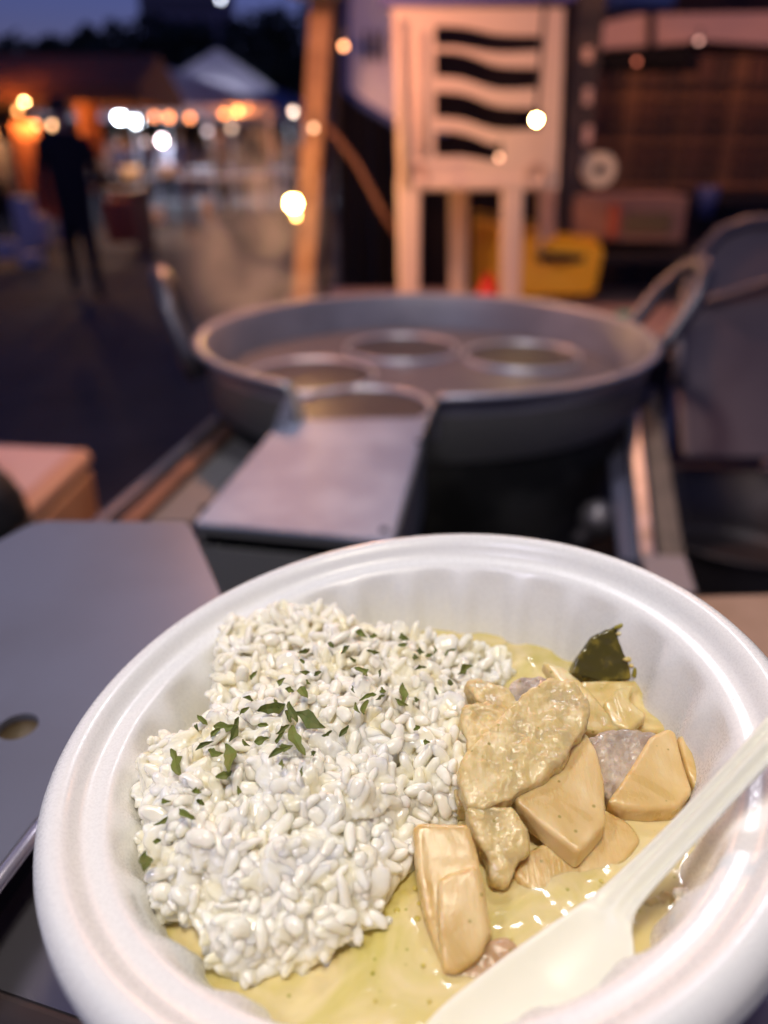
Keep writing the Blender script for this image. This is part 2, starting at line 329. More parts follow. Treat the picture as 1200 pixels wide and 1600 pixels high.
# cooler box behind the chair
whp = mat('white_plastic', (.72, .66, .64), .4); blp = mat('blue_plastic', (.06, .1, .35), .4)
q0 = 2.25
t = thing('cooler_box', 'white cooler box with blue edges and dark vent slots behind the chair', 'cooler', D(600, 100, q0))
pol = [(543, 22), (543, 140), (566, 160), (630, 200), (660, 200), (660, -60), (548, -60)]
obj('body', prism([D(x, y, q0) for x, y in pol], (0, .25, .02)), mat('cooler_white', (.85, .82, .92), .45), t)
ed = [D(x, y, q0-.012) for x, y in [(546, -60), (541, 22), (541, 142), (566, 163), (632, 203), (700, 205)]]
obj('blue_trim', tube(ed, .012, 8), blp, t, True)
for x in (572, 585, 597): obj('vent_slot', box(D(x, 80, q0-.006), (.009, .012, .1)), mat('slot_dark', (.05, .035, .04), .7), t)
q = D(745, -4, 1.78); o = obj('blue_board', box(q, (.45, .04, .028), 0, 0, R(-1.5)), mat('blue_board', (.16, .16, .5), .5)); bevel(o, .004); tag(o, 'blue strip of board resting along the top of the white chair', 'board')
q = D(1000, -12, 2.2); tag(bevel(obj('blue_bag', box(q, (.2, .1, .1), .2), mat('blue_bag', (.02, .06, .3), .5), smooth=True), .03, 3), 'small blue bag high up over the white fish crate', 'bag')

# white plastic chair
chz = 1.86
def CH(px, py, dz=0): return D(px, py, chz+dz)
base = D(740, 300, chz)
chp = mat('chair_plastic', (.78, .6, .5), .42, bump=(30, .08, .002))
tt = W(740, 462, -.37)
# table first: the chair's feet stand on it
table_z = CAMH-.40
t = thing('back_table', 'pinkish topped table behind the big pot, carrying the white chair', 'table', Vector((.3, 2.1, 0)))
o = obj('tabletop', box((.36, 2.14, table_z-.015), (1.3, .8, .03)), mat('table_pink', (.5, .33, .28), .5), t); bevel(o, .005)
for x in (-.25, .97):
    for y in (1.8, 2.5): obj('leg', tube([(x, y, 0), (x, y, table_z-.03)], .018, 8), steelp, t)
t = thing('plastic_chair', 'white plastic garden chair with four wavy back slots standing on the back table', 'chair', Vector((base.x, base.y, table_z)))
# back panel: vertical face at constant Y, x/z from pixels
Yb = D(745, 160, 1.72).y
def onY(px, py, Y=None):
    d = ray(px, py); return Vector((0, 0, CAMH))+d*((Y or Yb)/d.y)
def wave(x):  # pixel offset of the slot centre along x (660..850)
    u = (x-680)/165
    return 26*(1/(1+math.exp(-(u-.42)*11)))
def chair_back():
    xs = [612, 622, 640, 660, 680]+[680+165*k/14 for k in range(1, 15)]+[860, 872, 882]
    # columns x bands ; build boundary rows
    slots = [(43, 73), (90, 127), (153, 191), (215, 251)]
    rows = [12]
    for a_, b2 in slots: rows += [a_, b2]
    rows += [296]
    V = []; Fc = []; idx = {}
    nx = len(xs)
    def taper(x, y): return x + (y-12)/284*(10 if x < 640 else (-10 if x > 860 else 0))
    for j, y in enumerate(rows):
        for i, x in enumerate(xs):
            inn = 0 < j < len(rows)-1
            oy = wave(min(max(x, 680), 845))-10 if inn else 0
            if j % 2 == 0 and inn: # lower boundary of slot
                oy += 2
            if j in (1, 2): oy *= .6; oy += 3
            if j % 2 == 0 and inn and x > 740: oy -= 8*(x-740)/105
            if j == 8 and x > 700: oy -= 16*min(1, (x-700)/110)
            idx[(i, j)] = len(V); V.append(onY(taper(x, y), y+oy))
    for j in range(len(rows)-1):
        for i in range(nx-1):
            if j % 2 == 1 and 4 <= i < 18 and not (j == 7 and i > 12): continue
            Fc.append((idx[(i, j)], idx[(i+1, j)], idx[(i+1, j+1)], idx[(i, j+1)]))
    return V, Fc
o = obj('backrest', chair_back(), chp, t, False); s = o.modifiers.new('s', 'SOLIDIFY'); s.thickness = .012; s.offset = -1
# raised side beads and knobs
obj('back_frame', tube([onY(622, 28, Yb-.012), onY(626, 160, Yb-.012), onY(634, 288, Yb-.012)], .012, 10), chp, t, True)
obj('back_frame', tube([onY(657, 50, Yb-.004), onY(659, 160, Yb-.004), onY(662, 240, Yb-.004)], .010, 10), chp, t, True)
for x in (652, 838): obj('boss', lathe([(.003, -.004), (.012, -.004), (.02, .004), (.027, .006), (.029, 0)], onY(x, 275, Yb-.006), 20, M=Matrix.Rotation(R(90), 3, 'X')), mat('boss_plastic', (.6, .42, .34), .5), t, True)
seat_z = onY(740, 296).z+.012
o = obj('seat', box((onY(745, 290).x, Yb+.2, seat_z), (.34, .42, .03)), chp, t); bevel(o, .01, 3)
def cleg(px0, px1, w0, w1, Y, name='leg'):
    a_ = onY(px0, 292, Y); a_.z = seat_z+.015; b2 = Vector((onY(px1, 450, Y).x, Y, table_z))
    v = []
    for p_, w_ in ((a_, w0), (b2, w1)):
        for sx, sy in ((-1, -1), (1, -1), (1, 1), (-1, 1)): v.append(p_+Vector((sx*w_/2, sy*w_*.35, 0)))
    o = obj(name, (v, [(0, 1, 2, 3), (7, 6, 5, 4)]+[(i, (i+1) % 4, (i+1) % 4+4, i+4) for i in range(4)]), chp, t); bevel(o, .006, 2)
cleg(638, 640, .056, .05, Yb+.01); cleg(800, 800, .05, .046, Yb+.01); cleg(716, 716, .055, .05, Yb+.38); cleg(853, 853, .05, .045, Yb+.38)
bulb(838, 187, 1.45, .012, (1, .62, .2), 60, 'small bright bulb hanging in front of the right side of the chair back', None, .35, .9)
bulb(458, 318, 1.75, .028, (1, .55, .16), 55, 'large dazzling yellow bulb hanging beside the leaning wooden post', None, 1.5, .1)
bulb(463, 338, 1.8, .010, (1, .55, .12), 10, 'smaller yellow bulb just below the dazzling one at the post', None, 0, .02)
bulb(537, 72, 1.7, .012, (1, .36, .14), 3.5, 'dim orange bulb between the posts and the cooler box', None, 0, .02)
bulb(490, 200, 1.72, .012, (1, .5, .25), 1.6, 'faint orange reflection on the leaning wooden post, put in as a small glowing ball', None, 0, .02)  # no lamp here: lamp reflection on the post, imitated by a glowing ball
bulb(780, 246, 1.6, .010, (1, .45, .25), 1.6, 'dim peach glow at the lowest slot of the chair back, put in as a small glowing ball', None, 0, .02)  # stands in for lamp glow falling on the chair back, not a bulb
bulb(995, 96, 2.4, .014, (1, .22, .1), .6, 'dim red reflection at the dark slot of the white crate, put in as a small glowing ball', None, 0, .02)  # orange reflection by the crate slot, added as an emissive ball
bulb(1092, 64, 2.3, .012, (1, .5, .4), 1.0, 'faint ring-like reflection at the right of the white crate, put in as a small glowing ball', None, 0, .02)  # ring-shaped reflection on the crate, imitated with an emissive ball
# assumed warm bulb, unseen above the frame, added to light the chair
q = Vector((-.22, 1.55, CAMH+.40)); t = thing('assumed_bulb', 'warm bare bulb assumed out of view over the pot to light the chair', 'light bulb', q)
obj('glass', ball(q, .03), mat('assumed_bulb_glass', (.9, .8, .6), .3, emit=((1, .45, .2), 40)), t, True); obj('cord', tube([q+Vector((0, 0, .03)), q+Vector((0, 0, .7))], .004, 6), MATS['socket'], t)
l = bpy.data.lights.new('assumed_bulb_light', 'POINT'); l.energy = 19; l.color = (1, .42, .22); l.shadow_soft_size = .035; lo = bpy.data.objects.new('assumed_bulb_light', l); COL.objects.link(lo); lo.parent = t; lo.location = (0, 0, -.04)

q = Vector((.95, 2.1, CAMH+.95)); t = thing('assumed_bulb', 'warm bare bulb assumed out of view over the right side of the stall', 'light bulb', q)  # second unseen bulb, assumed, added to light the back right side
obj('glass', ball(q, .03), MATS['assumed_bulb_glass'], t, True); obj('cord', tube([q+Vector((0, 0, .03)), q+Vector((0, 0, .7))], .004, 6), MATS['socket'], t)
l = bpy.data.lights.new('assumed_bulb_light', 'POINT'); l.energy = 16; l.color = (1, .45, .22); l.shadow_soft_size = .035; lo = bpy.data.objects.new('assumed_bulb_light', l); COL.objects.link(lo); lo.parent = t; lo.location = (0, 0, -.04)
# yellow crate, red bottle cap shape, gear at the back right
yel = mat('yellow_plastic', (.95, .5, .02), .4, emit=None)
o = obj('yellow_crate', prism([D(738, 350, 2.3), D(945, 390, 2.1), D(930, 462, 2.15), D(738, 470, 2.35)], (.02, .2, .03)), yel); bevel(o, .012, 3); tag(o, 'bright yellow plastic crate on the table behind the chair legs', 'crate')
o = obj('red_cone', lathe([(.045, 0), (.03, .05), (.012, .095), (.002, .1)], Vector((D(762, 450, 2.1).x, D(762, 450, 2.1).y, table_z)), 16, cap=True), mat('red_plastic', (.75, .03, .01), .4), smooth=True); tag(o, 'small red cone-shaped cap in front of the yellow crate', 'cap')
# slotted rack post
t = thing('rack_post', 'dark slotted steel rack post right of the white chair', 'rack', Vector((D(915, 100, 2.0).x, D(915, 100, 2.0).y, 0)))
q = D(915, 100, 2.05)
obj('upright', box((q.x+.005, q.y+.02, q.z/2+.4), (.07, .02, q.z+.8)), mat('rack_dark', (.06, .05, .05), .6), t)
for y0, y1_ in ((78, 92), (140, 160), (200, 222)):
    a_ = onY(920, y0, q.y+.004); b2 = onY(916, y1_, q.y+.004); obj('lit_slot', box((a_+b2)/2, (.022, .008, (a_-b2).length+.01)), mat('slot_glow_pink', (.85, .6, .5), .6), t)  # light in the post's slots, painted as pale pink plates
# tape roll
q = D(935, 265, 1.85); Mx = Matrix.Rotation(R(90), 3, 'X')
t = thing('tape_roll', 'cream roll of tape hanging by its hole right of the chair', 'tape roll', q)
obj('roll', lathe([(.015, -.02), (.038, -.02), (.038, .02), (.015, .02), (.015, -.02)], q, 36, M=Mx), mat('cream_tape', (.85, .72, .52), .5), t)
obj('core', lathe([(.0125, -.0195), (.0148, -.0195), (.0148, .0195), (.0125, .0195), (.0125, -.0195)], q, 24, M=Mx), mat('grey_core', (.3, .3, .3), .6), t)
obj('hook', tube([q+Vector((0, .0, .0112)), q+Vector((0, .1, .0112)), q+Vector((0, .16, .03))], .003, 6), steelp, t)
# fish crate with slot
zc = 2.55
def bq(x, y): return D(x, y, zc)
t = thing('fish_crate', 'long white crate with a black hand slot on the top shelf at right', 'crate', D(1070, 100, zc))
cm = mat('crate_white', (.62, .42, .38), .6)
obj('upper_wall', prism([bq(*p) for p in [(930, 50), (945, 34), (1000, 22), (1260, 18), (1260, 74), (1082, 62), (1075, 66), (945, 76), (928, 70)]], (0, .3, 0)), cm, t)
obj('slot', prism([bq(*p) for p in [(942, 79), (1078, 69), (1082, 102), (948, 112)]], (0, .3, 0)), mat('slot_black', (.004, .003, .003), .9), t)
obj('strap', tube([bq(1015, -20)+Vector((0, -.02, 0)), bq(1015, 90)+Vector((0, -.02, 0))], .012, 6), blackt, t)
# woven brown panels (a basket net) : strips
t = thing('woven_screen', 'brown woven reed screen standing behind the rack at right', 'screen', D(1060, 300, 2.6))
sc_m = [mat('reed_a', (.16, .075, .05), .8), mat('reed_b', (.10, .055, .04), .8), mat('reed_c', (.24, .115, .06), .8)]
Ysc = D(1060, 200, 2.6).y
for i in range(13):
    x = 930+i*27
    a_ = onY(x, 86 if x > 1080 else 114, Ysc+.008*(i % 2)); b2 = onY(x-4, 300, Ysc+.008*(i % 2)); c_ = (a_+b2)/2
    obj('upright_strip', box(c_, (.05, .006, a_.z-b2.z)), sc_m[i % 3], t)
for j in range(8):
    y = 128+j*23; a_ = onY(895, y, Ysc-.012); b2 = onY(1270, y+3, Ysc-.012); obj('cross_strip', box((a_+b2)/2, ((a_-b2).length, .006, .014)), sc_m[(j+1) % 3], t)
t = thing('cardboard_box', 'faded printed cardboard box on the shelf below the reed screen', 'box', D(990, 380, 2.2))
o = obj('body', box(D(985, 342, 2.2)+Vector((0, .1, 0)), (.32, .2, .125), -.03), mat('carton', (.36, .2, .15), .7), t); bevel(o, .006)
obj('label', box(D(1012, 348, 2.19)+Vector((0, -.004, 0)), (.13, .004, .05), -.03), mat('carton_olive', (.16, .12, .06), .7), t)
obj('label', box(D(958, 345, 2.19)+Vector((0, -.004, 0)), (.03, .004, .09), -.03), mat('carton_red', (.5, .12, .06), .7), t)
o = obj('shelf_board', box(D(1030, 396, 2.2)+Vector((.1, .1, -.006)), (.9, .34, .02)), blackt); tag(o, 'black shelf board carrying the printed cardboard box', 'shelf')
o = obj('shelf_board', box(D(1060, 306, 2.6)+Vector((.1, .05, -.01)), (1.1, .3, .02)), blackt); tag(o, 'black shelf board under the woven reed screen', 'shelf')
o = obj('blue_cup', lathe([(.022, 0), (.03, .08)], D(1100, 338, 2.25), 16, cap=True), mat('blue_cup', (.05, .07, .22), .4), smooth=True); tag(o, 'small dark blue cup beside the cardboard box', 'cup')
o = obj('teal_sponge', box(D(985, 496, 1.65), (.05, .04, .02)), mat('teal', (.05, .35, .3), .6)); bevel(o, .004); tag(o, 'teal sponge peeking over the right rim of the pot', 'sponge')

# ================================================================== THE POT AND STOVE
alu = mat('aluminium', (.42, .41, .43), .36, .6, bump=(35, .15, .002), var=(5, (.44, .43, .48)))
alud = mat('sooty_aluminium', (.07, .068, .06), .6, .3, var=(9, (.02, .02, .018), .42, .6))
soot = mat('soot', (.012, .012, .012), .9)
PC = Vector((.0544, 1.04, CAMH-.225)); PR = .303
th0 = math.atan2(W(450, 612, -.225).y-PC.y, W(450, 612, -.225).x-PC.x); th1 = math.atan2(W(682, 622, -.225).y-PC.y, W(682, 622, -.225).x-PC.x)
def notch(a):
    if a > math.pi: a -= 2*math.pi
    return th0 < a < th1
def potrf(r, z, a):
    if notch(a) and z > -.036: z = -.036
    return r, z
pot = thing('boiling_pot', 'huge aluminium boiling pot with round wells and two loop handles on the stove', 'pot', PC-Vector((0, 0, .30)))
prof = [(.002, -.30), (.21, -.30), (.24, -.285), (.262, -.2), (.280, -.09), (.2805, -.075), (.287, -.068), (.292, -.02), (.296, -.004), (.303, -.001), (.305, .003), (.301, .006), (.293, .004), (.288, -.01), (.281, -.06), (.276, -.08)]
o = obj('body', lathe(prof, PC, 128, potrf), alud, pot, True)
o.data.materials.append(alu); o.data.materials.append(mat('pot_band', (.2, .195, .17), .5, .4, var=(9, (.22, .21, .19))))
for p in o.data.polygons:
    c_ = p.center + BASE[pot] - PC; r_ = math.hypot(c_.x, c_.y)
    if c_.z > -.012: p.material_index = 1
    elif c_.z > -.075: p.material_index = 2
# inner face shows bare metal
inner = obj('inner_wall', lathe([(.2925, .003), (.286, -.012), (.279, -.06), (.274, -.08)], PC, 128, lambda r, z, a: (r-.0008, min(z, -.037) if notch(a) and z > -.037 else z)), mat('inner_aluminium', (.31, .29, .31), .45, .25, var=(12, (.24, .225, .24))), pot, True)
ins_z = CAMH-.268
wat = mat('murky_water', (.11, .105, .12), .4, 0, bump=(22, .35, .004), spec=.4)
obj('water', ([Vector((PC.x+.272*math.cos(2*math.pi*k/64), PC.y+.272*math.sin(2*math.pi*k/64), ins_z-.006)) for k in range(64)], [tuple(range(64))]), wat, pot)
wellm = mat('well_metal', (.6, .59, .62), .4, .6); welld = mat('well_water', (.03, .032, .036), .4, spec=.4)
for (px, py) in ((487, 583), (628, 541), (815, 553), (567, 633)):
    q = W(px, py, -.268); q.z = ins_z
    hw = .083 if py < 600 else .078
    wl = obj('strainer_well', lathe([(hw-.002, -.02), (hw-.0005, .0), (hw+.001, .0012), (hw+.0024, .0006), (hw+.003, -.006)], q, 48), wellm, pot, True)
    obj('well_water', ([q+Vector((math.cos(k*math.pi/20)*(hw-.003), math.sin(k*math.pi/20)*(hw-.003), -.003)) for k in range(40)], [tuple(range(40))]), welld, wl); BASE[wl] = BASE[pot]
def handle(side):
    a0 = -side*.02 + (0 if side > 0 else math.pi)
    ra = R(8); e = Vector((side*math.cos(ra), side*math.sin(ra), 0)); f_ = Vector((-math.sin(ra), math.cos(ra), 0)); of = .85 if side > 0 else .4; r0 = PC+e*.296+Vector((0, 0, -.03))
    pts = [(-.055, 0, 0), (-.055, .035, .03), (-.05, .07, .075), (-.03, .095, .105), (0, .103, .115), (.03, .095, .105), (.05, .07, .075), (.055, .035, .03), (.055, 0, 0)]
    P_ = [r0+f_*x+e*y*of+Vector((0, 0, z)) for x, y, z in pts]
    rad = [.016, .012, .011, .011, .013, .011, .011, .012, .016]
    o = obj('handle', tube(P_, rad, 12), mat('cast_aluminium', (.13, .12, .13), .4, .7, bump=(60, .3, .002)), pot, True)
    for x in (-.055, .055):
        obj('rivet', ball(r0+f_*x+e*-.004+Vector((0, 0, .024)), .009), alu, o, True)
handle(1); handle(-1)
# wing plates at the notch
sheet = mat('sheet_steel', (.45, .44, .47), .38, .7, bump=(18, .2, .002), var=(7, (.34, .33, .36)))
for a_, b2 in (((450, 612), (428, 664)), ((682, 622), (664, 664))):
    p0 = W(*a_, -.225); p1 = W(*b2, -.26); v = [p0, p1, p1-Vector((0, 0, .012)), p0-Vector((0, 0, .045))]
    obj('notch_wing', prism(v, (.003, .001, 0)), sheet, pot)
# tray box
TL, TR, BR_, BL = W(440, 656, -.26), W(668, 652, -.26), W(612, 845, -.26), W(303, 816, -.26)
t = thing('steel_box_tray', 'scuffed grey sheet-steel box in front of the pot notch', 'steel box', (TL+BR_)/2-Vector((0, 0, .05)))
o = obj('top_plate', prism([TL, TR, BR_, BL], (0, 0, -.004)), mat('tray_steel', (.22, .25, .34), .5, .1, bump=(30, .15, .002), var=(16, (.32, .355, .45), .42, .66)), t); bevel(o, .0015)
inx = lambda p, k: p.lerp((TL+BR_)/2, k)-Vector((0, 0, .0045))
tl, tr, br, bl = [inx(p, .02) for p in (TL, TR, BR_, BL)]
sd = mat('tray_side', (.24, .24, .235), .55, .5)
for a_, b2, nm in ((bl, br, 'front_lip'),): obj(nm, prism([a_, b2, b2-Vector((0, 0, .006)), a_-Vector((0, 0, .006))], (0, .004, 0)), sd, t)
obj('side_plate', prism([br, tr, tr-Vector((0, 0, .09)), br-Vector((0, 0, .09))], (.003, 0, 0)), sd, t)
obj('side_plate', prism([bl, tl, tl-Vector((0, 0, .09)), bl-Vector((0, 0, .09))], (.003, 0, 0)), sd, t)
b3 = Vector((0, .03, 0))
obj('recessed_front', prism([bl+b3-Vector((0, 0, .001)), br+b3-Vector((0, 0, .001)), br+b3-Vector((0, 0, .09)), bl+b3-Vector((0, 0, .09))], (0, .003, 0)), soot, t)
obj('lower_front', prism([bl-Vector((0, -.001, .018)), br-Vector((0, -.001, .018)), br-Vector((0, -.001, .09)), bl-Vector((0, -.001, .09))], (0, .003, 0)), sd, t)
for p in ((655, 690), (600, 828), (318, 793), (440, 668)): obj('screw', ball(W(*p, -.259), .0035, 1, 1, .5), soot, t, True)
# stove frame
t = thing('stove_frame', 'dark iron stove frame under the boiling pot', 'stove', Vector((PC.x, PC.y, 0)))
fz = PC.z-.31
obj('top_ring', lathe([(.25, 0), (.30, 0), (.30, -.02), (.25, -.02), (.25, 0)], Vector((PC.x, PC.y, fz+.005)), 40), soot, t)
obj('burner', lathe([(.02, 0), (.12, 0), (.13, -.03), (.02, -.05)], Vector((PC.x, PC.y, fz-.06)), 24, cap=True), soot, t, True)
for sx in (-1, 1):
    for sy in (-1, 1): obj('leg', box((PC.x+sx*.26, PC.y+sy*.22, (fz-.016)/2), (.035, .035, fz-.016)), soot, t)
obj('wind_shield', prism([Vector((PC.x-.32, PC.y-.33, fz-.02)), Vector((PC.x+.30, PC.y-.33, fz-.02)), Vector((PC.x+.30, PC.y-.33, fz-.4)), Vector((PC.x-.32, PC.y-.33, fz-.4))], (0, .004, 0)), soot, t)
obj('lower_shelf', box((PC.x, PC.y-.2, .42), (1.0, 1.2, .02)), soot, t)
# rails
rust = mat('rusty_rail', (.26, .11, .06), .6, .2, var=(12, (.13, .06, .04)))
def rail(p0, p1, wd, ht, m, name, label, ct='rail'):
    d = (p1-p0).normalized(); s = d.cross(Vector((0, 0, 1))).normalized()*wd/2; u = Vector((0, 0, -ht))
    o = obj(name, prism([p0-s, p0+s, p0+s+u, p0-s+u], p1-p0), m); bevel(o, min(wd, ht)*.2); return tag(o, label, ct)
rail(W(195, 815, -.31), W(372, 652, -.31), .02, .03, rust, 'iron_rail', 'rusty brown rail running along the left of the stove')
rail(W(150, 815, -.325), W(352, 640, -.325), .012, .03, mat('rail_lilac', (.2, .17, .19), .5, .4), 'iron_rail', 'thin greyish outer rail left of the rusty one')
o = obj('side_plate', prism([W(225, 815, -.32), W(300, 815, -.32), W(440, 660, -.32), W(390, 655, -.32)], (0, 0, -.003)), mat('dull_steel', (.22, .21, .2), .6, .4)); tag(o, 'dull grey steel strip between the rusty rail and the box', 'steel plate')
rail(D(985, 598, 1.02), D(1012, 872, .74), .016, .012, mat('bright_rail', (.62, .6, .64), .3, .8, var=(30, (.4, .37, .33))), 'steel_rail', 'bright steel rail running down right of the pot')
rail(D(1012, 602, 1.03), D(1052, 872, .75), .024, .012, mat('grimy_wood', (.24, .17, .12), .7, var=(20, (.14, .1, .07))), 'wooden_rail', 'grimy wooden strip beside the bright steel rail')
rail(D(962, 690, .97), D(985, 872, .76), .02, .012, mat('blue_dim', (.12, .12, .17), .6), 'iron_rail', 'dim bluish rail inside the bright steel rail')
o = obj('gas_valve', cat(ball(D(935, 812, .85), .022), tube([D(935, 812, .85), D(900, 850, .86)], .01, 8)), mat('valve_metal', (.2, .18, .18), .4, .7), smooth=True); tag(o, 'dull metal gas valve low in the dark beside the pot', 'valve')
o = obj('corner_bracket', prism([W(1000, 866, -.33), W(1070, 870, -.33), W(1088, 925, -.33), W(1020, 925, -.33)], (0, 0, -.004)), mat('bracket', (.3, .3, .31), .5, .5)); tag(o, 'flat grey corner bracket where the right rails end', 'bracket')
# big grey tub lid at right, standing
t = thing('standing_lid', 'large dark grey lid with a rolled edge standing upright at the right', 'lid', D(1230, 720, 1.15))
zc = 1.25
pl = [(1068, 715), (1060, 600), (1062, 520), (1075, 450), (1095, 395), (1125, 362), (1165, 348), (1300, 340), (1420, 360), (1440, 720)]
lm = mat('dark_grey_sheet', (.21, .155, .15), .5, .1, var=(3, (.15, .115, .12)))
o = obj('sheet', prism([D(x, y, zc+(720-y)*.0003) for x, y in pl], (0, .02, 0)), lm, t); bevel(o, .008, 3)
obj('rolled_edge', tube([D(x, y, zc+(720-y)*.0003)+Vector((0, -.004, 0)) for x, y in pl[1:9]], .012, 10), mat('grey_edge', (.16, .14, .15), .4, .5), t, True)
obj('ledge', tube([D(1100, 470, zc+.06), D(1200, 440, zc+.06), D(1400, 440, zc+.06)], .012, 8, flat=.5), lm, t, True)
# lower pot at right
q = W(1165, 800, -.50); Pq = Vector((q.x, q.y, q.z))
t = thing('stock_pot', 'dark round stock pot half out of frame below the grey lid', 'pot', Pq-Vector((0, 0, .3)))
obj('body', lathe([(.002, -.3), (.15, -.3), (.165, -.28), (.178, -.02), (.182, 0), (.186, .002), (.184, .006), (.176, .002), (.17, -.1), (.16, -.12), (.002, -.12)], Pq, 64), mat('dark_pot', (.075, .062, .062), .45, .5), t, True)
obj('rivet', ball(Pq+Vector((-.13, -.12, -.05)), .008), soot, t, True)
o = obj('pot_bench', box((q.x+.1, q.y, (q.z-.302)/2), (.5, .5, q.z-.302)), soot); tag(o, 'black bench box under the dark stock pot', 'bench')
# orange crate at left
A, B_, C_, D_ = W(-90, 690, -.42), W(140, 700, -.42), W(28, 806, -.42), W(-260, 790, -.42)
t = thing('foam_crate', 'peach coloured lidded crate at the left beyond the counter', 'crate', C_-Vector((0, 0, .3)))
pm = mat('peach_plastic', (.62, .36, .25), .5)
o = obj('body', prism([p-Vector((0, 0, .032)) for p in (A, B_, C_, D_)], (0, 0, -.26)), mat('peach_side', (.5, .27, .16), .55), t); bevel(o, .01, 3)
ce = (A+B_+C_+D_)/4; o = obj('lid', prism([p+(p-ce)*.02 for p in (A, B_, C_, D_)], (0, 0, -.03)), pm, t); bevel(o, .012, 3)
o = obj('lid_panel', prism([p.lerp(ce, .14)+Vector((0, 0, .001)) for p in (A, B_, C_, D_)], (0, 0, .003)), mat('pink_panel', (.72, .5, .46), .5), t)
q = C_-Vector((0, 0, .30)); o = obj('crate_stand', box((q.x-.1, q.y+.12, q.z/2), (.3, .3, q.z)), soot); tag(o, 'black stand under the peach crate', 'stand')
o = obj('black_bag', ball(W(-30, 790, -.36)+Vector((0, 0, -.02)), .06, .8, .8, 1.2), mat('bag_black', (.01, .009, .01), .6, bump=(30, .5, .01)), smooth=True); tag(o, 'black bag at the left edge against the peach crate', 'bag')
rail(W(-40, 700, -.38), W(40, 830, -.38), .03, .05, MATS['bag_black'], 'black_strap', 'black strap crossing the near corner of the peach crate', 'strap')

# ================================================================== COUNTER
ctr = mat('counter_steel', (.22, .235, .295), .42, .5, bump=(14, .06, .002), var=(9, (.19, .195, .235)))
cz = -.165
e0 = W(300, 816, cz); e1 = W(352, 945, cz); e2 = W(50, 1286, cz); e3 = W(0, 1350, cz); e4 = e3+(e3-e2)*4
pts = [W(-700, 816, cz), W(-30, 860, cz), W(30, 828, cz), W(52, 818, cz), W(75, 814, cz), e0+Vector((-.004, 0, 0)), e0+Vector((0, -.004, 0)), e1, e2, e3, e4, Vector((-.6, e4.y, CAMH+cz))]
t = thing('steel_counter', 'dull steel counter with a round hole at the left of the bowl', 'counter', Vector((-.3, .2, 0)))
# top with a hole: ring bridge
hc = W(28, 1135, cz); hr = .0062
def counter_top():
    me_v = [Vector(p) for p in pts]; n = len(me_v)
    bm = bmesh.new(); vs_ = [bm.verts.new(p) for p in me_v]; es = [bm.edges.new((vs_[i], vs_[(i+1) % n])) for i in range(n)]
    hv = [bm.verts.new(hc+Vector((math.cos(k*math.pi/12)*hr, math.sin(k*math.pi/12)*hr, 0))) for k in range(24)]
    es += [bm.edges.new((hv[i], hv[(i+1) % 24])) for i in range(24)]
    bmesh.ops.triangle_fill(bm, use_beauty=True, use_dissolve=False, edges=es)
    bm.verts.index_update(); V = [v.co.copy() for v in bm.verts]; Fc = [tuple(v.index for v in f.verts) for f in bm.faces]; bm.free(); return V, Fc
o = obj('top', counter_top(), ctr, t); s = o.modifiers.new('s', 'SOLIDIFY'); s.thickness = .0025; s.offset = -1 if o.data.polygons[0].normal.z > 0 else 1
obj('hole_cup', lathe([(hr+.0002, -.003), (hr*.9, -.006), (.0002, -.007)], hc, 24), mat('hole_brown', (.12, .085, .045), .6), t, True)
ed0 = e1.lerp(e2, .0); obj('rolled_lip', tube([e1+Vector((.0015, 0, -.002)), e2+Vector((.0015, 0, -.002)), e4+Vector((.0015, 0, -.002))], .0022, 8), mat('lip_steel', (.75, .7, .78), .25, .8), t, True)
for x, y in ((-.5, .3), (-.2, .3), (-.5, -.2), (-.2, -.2)): obj('leg', box((x, y, (CAMH+cz-.003)/2), (.03, .03, CAMH+cz-.003)), soot, t)
# sloping steel plate under the bowl
BC = Vector((.0057, .1345, CAMH-.1112)); BN = Vector((-.139, -.022, .99)).normalized()
pb0 = BC-BN*.0585
def onplate(px, py):
    d = ray(px, py); o_ = Vector((0, 0, CAMH)); k = (pb0-o_).dot(BN)/d.dot(BN); return o_+d*k
f0 = onplate(-60, 1525); f1 = onplate(160, 1601); fd = (f1-f0).normalized()
fr = f0+fd*.24
t = thing('drain_plate', 'sloping shiny steel plate under the foam bowl', 'steel plate', pb0)
plm = mat('plate_steel', (.4, .38, .42), .28, .9, bump=(25, .08, .001))
kx = Vector((.095, 0, 0)); 
def pz(x, y): return Vector((x, y, pb0.z-((x-pb0.x)*BN.x+(y-pb0.y)*BN.y)/BN.z))
c = [Vector((f0.x, f0.y, 0)), Vector((.092, f0.y+fd.y/fd.x*(.092-f0.x), 0)), Vector((.085, .262, 0)), Vector((-.072, .262, 0)), Vector((-.098, .17, 0))]
c = [pz(p.x, p.y) for p in c]
o = obj('plate', prism(c, (0, 0, -.002)), plm, t)
obj('front_rail', tube([c[0]+Vector((0, -.004, -.003)), c[1]+Vector((0, -.004, -.003))], .0045, 10), mat('rail_steel', (.4, .33, .33), .3, .9), t, True)
obj('side_rail', tube([c[1]+Vector((.004, 0, .001)), c[2]+Vector((.004, 0, .001))], .003, 10), MATS['rail_steel'], t, True)
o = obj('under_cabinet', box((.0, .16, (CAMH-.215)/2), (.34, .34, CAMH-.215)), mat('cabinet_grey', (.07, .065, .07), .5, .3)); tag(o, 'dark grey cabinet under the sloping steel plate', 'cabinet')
o = obj('wooden_board', box((W(1180, 960, -.24).x+.06, W(1180, 960, -.24).y-.035, CAMH-.25), (.3, .12, .02), .05), mat('board_wood', (.42, .26, .17), .6, var=(18, (.33, .2, .12)))); bevel(o, .002); tag(o, 'brown wooden board behind the right rim of the bowl', 'board')
